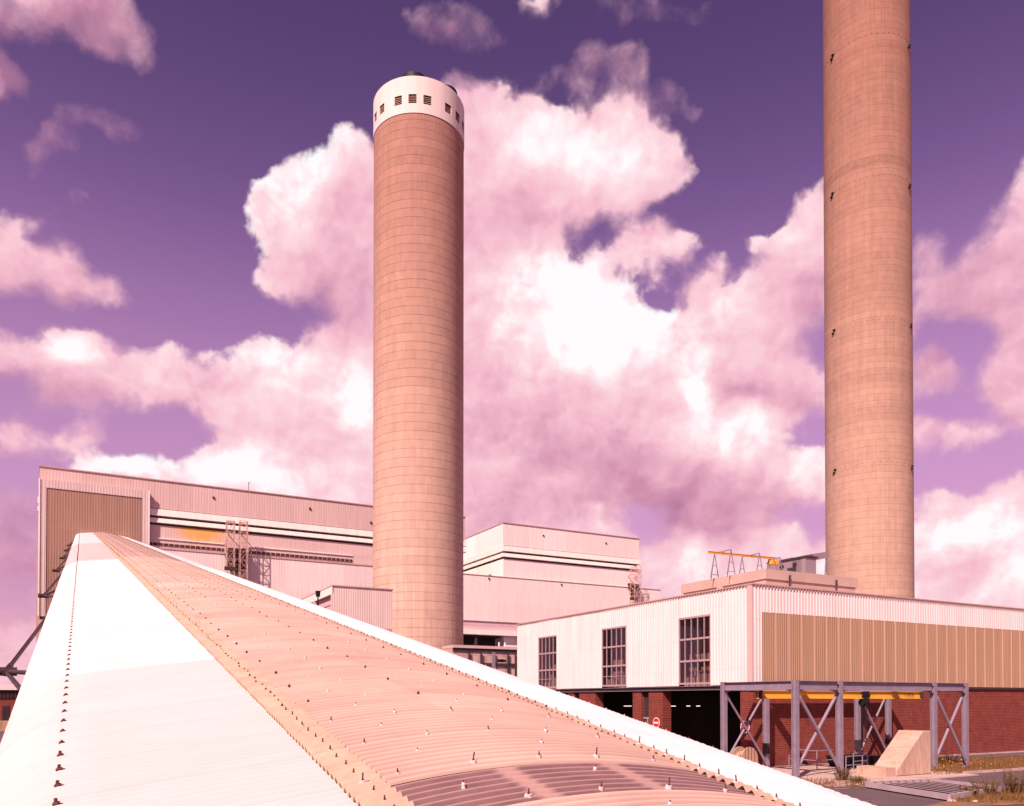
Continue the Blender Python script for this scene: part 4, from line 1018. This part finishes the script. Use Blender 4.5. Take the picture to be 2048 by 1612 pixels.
# ------------------------------------------------------------------ steel gantry
FX = [36.24, 39.94, 48.9, 52.25]; FY = [32.75, 38.55]; FZ = atY(1595, 1360, FY[0]).z
gt = empty('steel_gantry', ((FX[0]+FX[3])/2, (FY[0]+FY[1])/2, 0), 'open grey steel gantry of braced posts standing before the brick wall', 'gantry')
PO = {}
for yy in FY:
    for xx in FX:
        m_ = MB(); m_.ibeam((xx, yy, -.02), (xx, yy, FZ), .32, .30, .03, .025, upv=(0, 1, 0)); m_.box(xx-.3, xx+.3, yy-.3, yy+.3, -.02, .05)
        PO[(xx, yy)] = m_.build('post', M['steel'], gt)
        if yy == FY[1] and xx != FX[0]:
            m_ = MB(); m_.box(xx-.158, xx+.158, yy-.17, yy+.17, .95, 1.65); m_.build('painted_band', M['dark_steel'], PO[(xx, yy)])
BH = .52
def top_beam(a, b):
    a = Vector(a); b = Vector(b); d = (b-a).normalized(); m_ = MB()
    m_.ibeam(a+d*.17, b-d*.17, BH, .3, .035, .03)
    for e, s_ in ((a, 1), (b, -1)):   # haunches at the ends
        k0 = e+d*.17*s_; k1 = e+d*.75*s_
        m_.hexa([k0+Vector((0, 0, -BH/2-.14))+d.cross(Vector((0,0,1)))*.012, k0+Vector((0, 0, -BH/2-.14))-d.cross(Vector((0,0,1)))*.012, k1+Vector((0, 0, -BH/2-.002))-d.cross(Vector((0,0,1)))*.012, k1+Vector((0, 0, -BH/2-.002))+d.cross(Vector((0,0,1)))*.012,
                 k0+Vector((0, 0, -BH/2+.03))+d.cross(Vector((0,0,1)))*.012, k0+Vector((0, 0, -BH/2+.03))-d.cross(Vector((0,0,1)))*.012, k1+Vector((0, 0, -BH/2+.03))-d.cross(Vector((0,0,1)))*.012, k1+Vector((0, 0, -BH/2+.03))+d.cross(Vector((0,0,1)))*.012])
    m_.build('top_beam', M['steel'], gt)
zb = FZ-BH/2-.03
for yy in FY:
    for i in range(3): top_beam((FX[i], yy, zb), (FX[i+1], yy, zb))
for xx in FX: top_beam((xx, FY[0], zb), (xx, FY[1], zb))
for yy in FY:
    for (i, j) in ((0, 1), (2, 3)):
        for k, (a, b, oy) in enumerate((((FX[i], FZ-BH-.15), (FX[j], .25), -.09), ((FX[j], FZ-BH-.15), (FX[i], .25), .09))):
            m_ = MB(); r_ = .095 if yy == FY[0] else .075
            d = (Vector((b[0], 0, b[1]))-Vector((a[0], 0, a[1]))).normalized()
            A_ = Vector((a[0], yy+oy, a[1]))+d*.1; B_ = Vector((b[0], yy+oy, b[1]))-d*.1
            m_.tube(A_+d*.3, B_-d*.3, r_, 10); m_.bar(A_, A_+d*.55, .03, .22, upv=(1, 0, 0)); m_.bar(B_-d*.55, B_, .03, .22, upv=(1, 0, 0))
            m_.build('brace', M['steel'], gt, True)
# yellow runway beam and hoist
YM = (FY[0]+FY[1])/2+.25
ya_ = atY(1515, 1385, YM).x; yb_ = atY(1842, 1385, YM).x; yz = FZ-BH-.03-.02
m_ = MB(); m_.ibeam((ya_, YM, yz-.25), (yb_, YM, yz-.25), .5, .24, .035, .03); rb_ = m_.build('runway_beam', M['yellow'], gt)
for xx in (ya_+.15, yb_-.1):
    m_ = MB(); m_.box(xx-.06, xx+.06, YM-.2, YM+.2, yz-.53, yz); m_.build('end_stop', M['dark_steel'], rb_)
def text(body, size, loc, rot, mat, parent, name='lettering'):
    cu = bpy.data.curves.new(name, 'FONT'); cu.body = body; cu.size = size; cu.extrude = .004; cu.align_x = 'CENTER'; cu.align_y = 'CENTER'
    o = bpy.data.objects.new('tmp', cu); COL.objects.link(o)
    dg = bpy.context.evaluated_depsgraph_get(); me = bpy.data.meshes.new_from_object(o.evaluated_get(dg)); bpy.data.objects.remove(o)
    me.materials.clear(); me.materials.append(mat); me.transform(Matrix.Translation(Vector(loc)-ORG_of(parent)) @ rot)
    ob = bpy.data.objects.new(name, me); COL.objects.link(ob); ob.parent = parent; return ob
def ORG_of(p):
    while p.parent is not None: p = p.parent
    return ORG[p.name]
xt = atY(1815, 1384, YM).x
text('5 TONS', .3, (xt, YM-.13, yz-.19), Matrix.Rotation(math.pi/2, 4, 'X'), M['dark_steel'], rb_)
hx = atY(1731, 1395, YM-.1).x
ho = empty('chain_hoist', (hx, YM, yz-.5), 'dark chain hoist hanging from the yellow runway beam under the gantry', 'hoist')
m_ = MB(); m_.box(hx-.3, hx+.3, YM-.17, YM-.05, yz-.42, yz+.0); m_.box(hx-.3, hx+.3, YM+.05, YM+.17, yz-.42, yz+.0)
for dx in (-.22, .22): m_.tube((hx+dx, YM-.22, yz-.28), (hx+dx, YM-.12, yz-.28), .13, 12)
m_.build('trolley', M['black'], ho)
m_ = MB(); m_.tube((hx-.28, YM, yz-.75), (hx+.28, YM, yz-.75), .24, 14); m_.box(hx-.16, hx+.16, YM-.2, YM+.2, yz-1.05, yz-.47); m_.build('hoist_body', M['black'], ho, True)
m_ = MB()
for dx in (-.35, -.28, .1, .3): m_.tube((hx+dx, YM+dx*.2, yz-.8), (hx+dx*.7, YM, yz-3.8 if dx < 0 else yz-3.0), .022, 6)
m_.build('chain', M['black'], ho)
m_ = MB(); q0 = Vector((hx+.14, YM, yz-3.0)); pts = [q0+Vector((.0, 0, 0)), q0+Vector((0, 0, -.18)), q0+Vector((.1, 0, -.28)), q0+Vector((.02, 0, -.42)), q0+Vector((-.12, 0, -.36)), q0+Vector((-.13, 0, -.26))]
for a, b in zip(pts, pts[1:]): m_.tube(a, b, .04, 8)
m_.build('hook', M['black'], ho)

# ------------------------------------------------------------------ no entry signs
def no_entry(px, py, X, label):
    p = atX(px, py, X); r = .415
    o = empty('no_entry_sign', (X, p.y, p.z), label, 'sign', 'no entry signs on the brick piers')
    def disc(r0, x0, x1): 
        mb = MB(); n = 40; k = len(mb.v)
        for xx in (x0, x1):
            for i in range(n): t = 2*math.pi*i/n; mb.v.append((xx, p.y+r0*math.cos(t), p.z+r0*math.sin(t)))
        for i in range(n): j = (i+1) % n; mb.f.append((i, j, n+j, n+i))
        mb.f.append(tuple(range(n))); mb.f.append(tuple(range(n, 2*n))); return mb
    disc(r, X-.03, X-.012).build('rim', M['sign_white'], o); disc(r*.87, X-.036, X-.031).build('face', M['sign_red'], o)
    mb = MB(); mb.box(X-.042, X-.037, p.y-r*.68, p.y+r*.68, p.z-r*.17, p.z+r*.17); mb.build('white_bar', M['sign_white'], o)
    mb = MB(); mb.box(X-.011, WX+.119, p.y-.05, p.y+.05, p.z-.2, p.z+.2); mb.build('bracket', M['steel'], o)
no_entry(1313, 1445.5, WX+.06, 'round red no entry sign on the middle brick pier, uncrossed by any brace')
no_entry(1490.5, 1454, WX+.06, 'round red no entry sign on the corner brick pier behind the crossed gantry braces')

# ------------------------------------------------------------------ concrete ramp, slab, grating, rails
f0 = gz(1862, 1549); y1 = f0.y; x2 = f0.x
xt1 = atY(1846, 1462, y1).x; zt1 = atY(1846, 1462, y1).z; xto = atY(1790, 1549, y1).x
y2 = atX(1797, 1460, xt1).y
rp = empty('concrete_ramp', ((xto+x2)/2, (y1+y2)/2, 0), 'pale concrete ramp block with a sloping stained top beside the gantry', 'ramp')
m_ = MB(); m_.prism([(xto+.15, .05), (x2, .05), (x2, zt1), (xt1, zt1), (xto+.15, .38)], 'y', y1, y2); o_ = m_.build('ramp_block', M['concrete'], rp); bv = o_.modifiers.new('bevel', 'BEVEL'); bv.width = .035; bv.segments = 2
m_ = MB(); m_.box(xto-.75, xto+.149, y1+.05, y2+.4, .02, .55); m_.build('toe_block', M['concrete'], rp)
M['slab'] = plain('apron_concrete', (.50, .36, .32), .9, .15, .5, dirt=((.36, .18, .13), .55, .7), bump=.3)
sl = MB(); A1 = gz(1925, 1556); A0 = gz(1560, 1552)
sl.hexa([(34.5, y1-2.0, -.02), (x2+2.2, y1-1.6, -.02), (x2+2.2, 39.2, -.02), (34.5, 39.2, -.02), (34.5, y1-2.0, .03), (x2+2.2, y1-1.6, .03), (x2+2.2, 39.2, .03), (34.5, 39.2, .03)])
struct(sl.build('concrete_apron', M['slab']))
pv = MB(); pv.hexa([(x2+2.3, 36.9, -.02), (140, 36.9, -.02), (140, 39.3, -.02), (x2+2.3, 39.3, -.02), (x2+2.3, 36.9, .06), (140, 36.9, .06), (140, 39.3, .06), (x2+2.3, 39.3, .06)]); struct(pv.build('pavement', M['asphalt']))
kb_ = MB(); kb_.box(x2+2.3, 140, 39.3, 39.46, -.02, .16); struct(kb_.build('kerb', M['kerb']))
M['soil'] = plain('dry_soil', (.26, .13, .075), .95, .3, .8, dirt=((.36, .22, .09), .5, .7), bump=.5, bscale=20)
ga = gz(1862, 1551); gb = gz(2043, 1549); 
vg = MB(); vg.quad((x2+.4, y1-.3, .012), (x2+40, y1-1.0, .012), (x2+40, 36.8, .012), (x2+.4, 36.8, .012)); struct(vg.build('verge', M['soil']))
kb_ = MB(); kb_.bar((x2+2.3, y1-.62, .05), (x2+40, y1-1.35, .05), .16, .16); struct(kb_.build('kerb', M['kerb']))
v2 = MB(); p1 = gz(1560, 1570); p2 = gz(1740, 1562); v2.quad((p1.x-2.5, p1.y-.6, .008), (p2.x+.5, p2.y-1.0, .008), (p2.x+1.2, p2.y+.9, .008), (p1.x-2.5, p1.y+2.2, .008)); struct(v2.build('verge', M['soil']))
v3 = MB(); a_ = gz(1800, 1606); b3 = gz(2120, 1590); v3.quad((a_.x-1.5, a_.y-1.5, .006), (b3.x+4, b3.y-3.2, .006), (b3.x+5, b3.y+1.6, .006), (gz(1960, 1588).x, gz(1960, 1588).y, .006)); struct(v3.build('verge', M['soil']))
# steel grating lying on the ground
G = [gz(1732, 1563, .32), gz(1898, 1588, .32), gz(2000, 1572, .32), gz(1868, 1557, .32)]
gr = empty('steel_grating', tuple((G[0]+G[2])/2-Vector((0, 0, .3))), 'grey framed steel grating lying on the asphalt in front of the concrete ramp', 'grating')
m_ = MB()
for i in range(4):
    a, b = G[i], G[(i+1) % 4]; m_.bar(a-Vector((0, 0, .14)), b-Vector((0, 0, .14)), .12, .26)
m_.build('frame', plain('grating_frame', (.42, .33, .36), .7, .12, 1.0), gr)
M['grate_bar'] = plain('grating_bar', (.42, .30, .33), .6, .15, 1)
for k in range(1, 9):
    f_ = k/9; a = G[0].lerp(G[3], f_); b = G[1].lerp(G[2], f_); mm = MB(); mm.bar(a-Vector((0, 0, .013)), b-Vector((0, 0, .013)), .12, .012); mm.build('bar', M['grate_bar'], gr)
m_ = MB(); q = [p-Vector((0, 0, .16)) for p in G]; m_.quad(*q); m_.build('tray', M['black'], gr)
# guard rails
def rail(pts, h, label, mat=None):
    mat = mat or M['steel']
    o = empty('guard_rail', (pts[0][0], pts[0][1], 0), label, 'railing', 'tubular guard rails under the gantry')
    for p in pts: 
        mb = MB(); mb.tube((p[0], p[1], 0), (p[0], p[1], h), .035, 8); mb.build('post', mat, o)
    for hh in (h, h*.5):
        mb = MB()
        for a, b in zip(pts, pts[1:]): mb.tube((a[0], a[1], hh), (b[0], b[1], hh), .028, 8)
        mb.build('rail', mat, o)
gp = lambda px, py: (gz(px, py).x, gz(px, py).y)
rail([gp(1692, 1549), gp(1725, 1546), gp(1735, 1537), gp(1707, 1540)], 1.08, 'short tubular guard rail left of the concrete ramp round a dark pit')
rail([gp(1578, 1536), gp(1634, 1541), gp(1672, 1538)], 1.25, 'tubular guard rail between the two middle posts of the gantry')
hp_ = gz(1728, 1536)
m_ = MB(); m_.hexa([(hp_.x-1.1, hp_.y+.3, 0), (hp_.x+1.6, hp_.y+.3, 0), (hp_.x+1.6, hp_.y+1.8, 0), (hp_.x-1.1, hp_.y+1.8, 0), (hp_.x-1.3, hp_.y+.1, .75), (hp_.x+1.8, hp_.y+.1, .75), (hp_.x+1.8, hp_.y+2, .75), (hp_.x-1.3, hp_.y+2, .75)])
for xx in (-.9, 0, .9): m_.box(hp_.x+xx, hp_.x+xx+.1, hp_.y+.0, hp_.y+.12, .1, .72)
tag(m_.build('hopper', M['black'], origin=(hp_.x, hp_.y+1, 0)), 'low black hopper behind the guard rail, left of the concrete ramp', 'hopper')
# cable drum
dq = gz(1489, 1543); dr = .78
cd = empty('cable_drum', (dq.x, dq.y, 0), 'round timber cable drum standing at the corner brick pier', 'drum')
ddir = Vector((.10, -.995, 0)); dc = Vector((dq.x, dq.y, dr))
m_ = MB(); m_.tube(dc+ddir*.34, dc+ddir*.42, dr, 32); m_.tube(dc-ddir*.42, dc-ddir*.34, dr, 32); fl_ = m_.build('flange', M['timber'], cd)
m_ = MB(); m_.tube(dc-ddir*.34, dc+ddir*.34, .5, 24); m_.build('core', M['timber'], cd)
m_ = MB(); sd_ = Vector((.995, .10, 0))
for k in (-.45, -.15, .15, .45): m_.bar(dc+ddir*.432+sd_*k+Vector((0, 0, -.8)), dc+ddir*.432+sd_*k+Vector((0, 0, .8)), .02, .02)
m_.build('board_gap', M['dark_steel'], fl_)
# debris / small drums near the bay
dq = gz(1459, 1545); m_ = MB(); m_.lathe([(.01, 0), (.3, 0), (.31, .3), (.3, .33), (.31, .6), (.3, .9), (.01, .92)], dq.x+1.2, dq.y+1.6, 20)
tag(m_.build('oil_drum', M['steel'], origin=(dq.x+1.2, dq.y+1.6, 0)), 'grey oil drum standing left of the timber cable drum', 'drum')
for i, (px, py, r_) in enumerate(((1714, 1571, .16), (1722, 1573, .12), (1903, 1603, .2), (1950, 1604, .15))):
    p = gz(px, py); mb = MB(); random.seed(i+5)
    mb.lathe([(.01, 0), (r_, .02), (r_*.8, r_*.5), (.01, r_*.6)], p.x, p.y, 7)
    tag(mb.build('rubble_stone', M['kerb'], origin=(p.x, p.y, 0)), ['pale broken stone at the left corner of the steel grating, the larger of two', 'smaller pale stone beside the left corner of the steel grating', 'larger pale stone on the ground below the steel grating', 'smaller pale stone on the ground below the grating, towards the right edge'][i], 'stone', 'pale stones by the grating')
# painted line on the asphalt
ln = MB(); a = gz(1655, 1578); b = gz(1720, 1574); ln.quad((a.x-1.5, a.y-.05, -.012), (b.x, b.y-.05, -.012), (b.x, b.y+.05, -.012), (a.x-1.5, a.y+.05, -.012)); struct(ln.build('road_marking', M['kerb']))

# ------------------------------------------------------------------ vegetation
def leaf_mat(name, c1, c2):
    m, nt, b = new_mat(name)
    wn = nt.noise(geo_pos(nt), 3.1, 3, .6); c = nt.mixc(nt.sstep(wn, .35, .65), (*c1, 1), (*c2, 1))
    nt.put(b.inputs['Base Color'], c); b.inputs['Roughness'].default_value = .9; b.inputs['Specular IOR Level'].default_value = .1; return m
M['dry'] = leaf_mat('dry_grass', (.23, .115, .045), (.14, .08, .03)); M['weed'] = leaf_mat('weed_leaf', (.13, .085, .03), (.22, .15, .045)); M['flower'] = leaf_mat('yellow_flower', (.55, .25, .02), (.42, .18, .02))
def blades(mb, x, y, n, h, spread, w_=.02):
    for _ in range(n):
        a = random.uniform(0, 6.283); r = spread*math.sqrt(random.random()); px_, py2 = x+r*math.cos(a), y+r*math.sin(a)
        hh = h*random.uniform(.4, 1.1); t = random.uniform(0, 6.283); lean = random.uniform(0, .5)*hh; ca, sa = math.cos(t), math.sin(t)
        dx, dy = lean*math.cos(a), lean*math.sin(a); k = len(mb.v)
        mb.v += [(px_-ca*w_, py2-sa*w_, 0), (px_+ca*w_, py2+sa*w_, 0), (px_+dx*.5+ca*w_*.7, py2+dy*.5+sa*w_*.7, hh*.6), (px_+dx, py2+dy, hh), (px_+dx*.5-ca*w_*.7, py2+dy*.5-sa*w_*.7, hh*.6)]
        mb.f += [(k, k+1, k+2, k+4), (k+4, k+2, k+3)]
random.seed(11)
dg_ = MB(); fg = MB()
for _ in range(1000):
    x = random.uniform(x2+.5, x2+26); y = random.uniform(y1-.5-(x-x2)*.012, 36.7); blades(dg_, x, y, 9, random.uniform(.10, .5)*(1.2 if random.random() < .2 else .8), .35, .018)
for _ in range(200):
    p = gz(random.uniform(1560, 1735), random.uniform(1560, 1576)); blades(dg_, p.x, p.y, 8, random.uniform(.1, .3), .3, .016)
for _ in range(220):
    p = gz(random.uniform(1905, 2060), random.uniform(1580, 1606)); blades(dg_, p.x, p.y, 9, random.uniform(.1, .4), .3, .016)
struct(dg_.build('dry_grass', M['dry']), 'stuff')
for _ in range(150):
    x = x2+.6+abs(random.gauss(0, 5)); y = random.uniform(y1+.2, 36.5); z = random.uniform(.2, .55); s_ = random.uniform(.03, .06); k = len(fg.v)
    a = random.uniform(0, 3)
    fg.v += [(x-s_*math.cos(a), y-s_*math.sin(a), z), (x+s_*math.cos(a), y+s_*math.sin(a), z+.01), (x+s_*math.sin(a)*.3, y, z+s_*1.4), (x, y, z+s_*.4-.06)]; fg.f += [(k, k+1, k+2), (k, k+3, k+1)]
struct(fg.build('yellow_wildflowers', M['flower']), 'stuff')
def weed(px, py, h, r, n, label, mat=None):
    p = gz(px, py); o = empty('weed_clump', (p.x, p.y, 0), label, 'weed', 'weed clumps round the concrete apron')
    st = MB(); lf = MB()
    for _ in range(n):
        a = random.uniform(0, 6.283); rr = r*math.sqrt(random.random()); hh = h*random.uniform(.5, 1.05)
        b0 = Vector((p.x+rr*.5*math.cos(a), p.y+rr*.5*math.sin(a), 0)); b1 = Vector((p.x+rr*math.cos(a), p.y+rr*math.sin(a), hh)); st.tube(b0, b1, .012, 4, .005)
        for k in range(9):
            f_ = random.uniform(.25, 1.0); q = b0.lerp(b1, f_); t = random.uniform(0, 6.283); L = random.uniform(.06, .14)
            d = Vector((math.cos(t), math.sin(t), random.uniform(-.2, .5))); e = Vector((-math.sin(t), math.cos(t), .2))*L*.28
            i = len(lf.v); lf.v += [tuple(q), tuple(q+d*L*.5+e), tuple(q+d*L), tuple(q+d*L*.5-e)]; lf.f.append((i, i+1, i+2, i+3))
    st.build('stem', M['dry'], o); lf.build('foliage', mat or M['weed'], o)
weed(1684, 1561, .75, .55, 60, 'green weed clump at the foot of the second front gantry post')
weed(1712, 1566, .45, .4, 35, 'low weed clump left of the steel grating corner')
weed(2030, 1588, 1.25, .6, 70, 'tallest dark weed clump at the right edge of the picture')
weed(1972, 1590, .8, .7, 60, 'bushy weed clump at the right corner of the steel grating')
weed(1935, 1594, .6, .5, 40, 'thin weed clump in front of the steel grating')
weed(1895, 1526, .8, .9, 60, 'flowering weed clump behind the concrete ramp by the right gantry posts', M['dry'])

# ------------------------------------------------------------------ far left: low brick building and timber stack
q = gz(40, 1455); LY = q.y; lx1 = q.x+3
lb = empty('brick_building', (lx1-12, LY+5, 0), 'distant low brick building with a pale roof band at the left edge', 'building')
zt_ = zy(10, 1368, LY); zc_ = zy(10, 1380, LY); zd_ = zy(10, 1397, LY)
m_ = MB(); m_.box(lx1-30, lx1, LY, LY+12, -.1, zd_); m_.build('brick_wall', M['brick_x'], lb)
m_ = MB(); m_.corr('x', lx1-30, lx1, zd_, zc_, LY-.1, -1, .5, .08); m_.box(lx1-30, lx1, LY-.05, LY+12, zd_+.01, zc_); m_.build('dark_cladding', M['pipe'], lb)
m_ = MB(); m_.hexa([(lx1-30, LY-.5, zc_+.01), (lx1+.3, LY-.5, zc_+.01), (lx1+.3, LY+12, zc_+.01), (lx1-30, LY+12, zc_+.01), (lx1-30, LY+3, zt_), (lx1+.3, LY+3, zt_), (lx1+.3, LY+9, zt_), (lx1-30, LY+9, zt_)]); m_.build('roof', M['trim'], lb)
p = atY(12, 1424, LY-.02); m_ = MB(); m_.box(p.x-.5, p.x+.5, LY-.06, LY+.02, p.z-1.6, p.z+1.0); m_.build('door', M['dark_in'], lb)
p = gz(10, 1462); m_ = MB(); random.seed(4)
for k in range(5):
    for j in range(7): m_.box(p.x-5+.05*k, p.x+3.2-.07*j, p.y-1.2+j*.34, p.y-.9+j*.34, k*.3, k*.3+.27)
tag(m_.build('timber_stack', M['timber'], origin=(p.x, p.y, 0)), 'stack of pale timber baulks in front of the distant brick building at the left edge', 'timber stack')
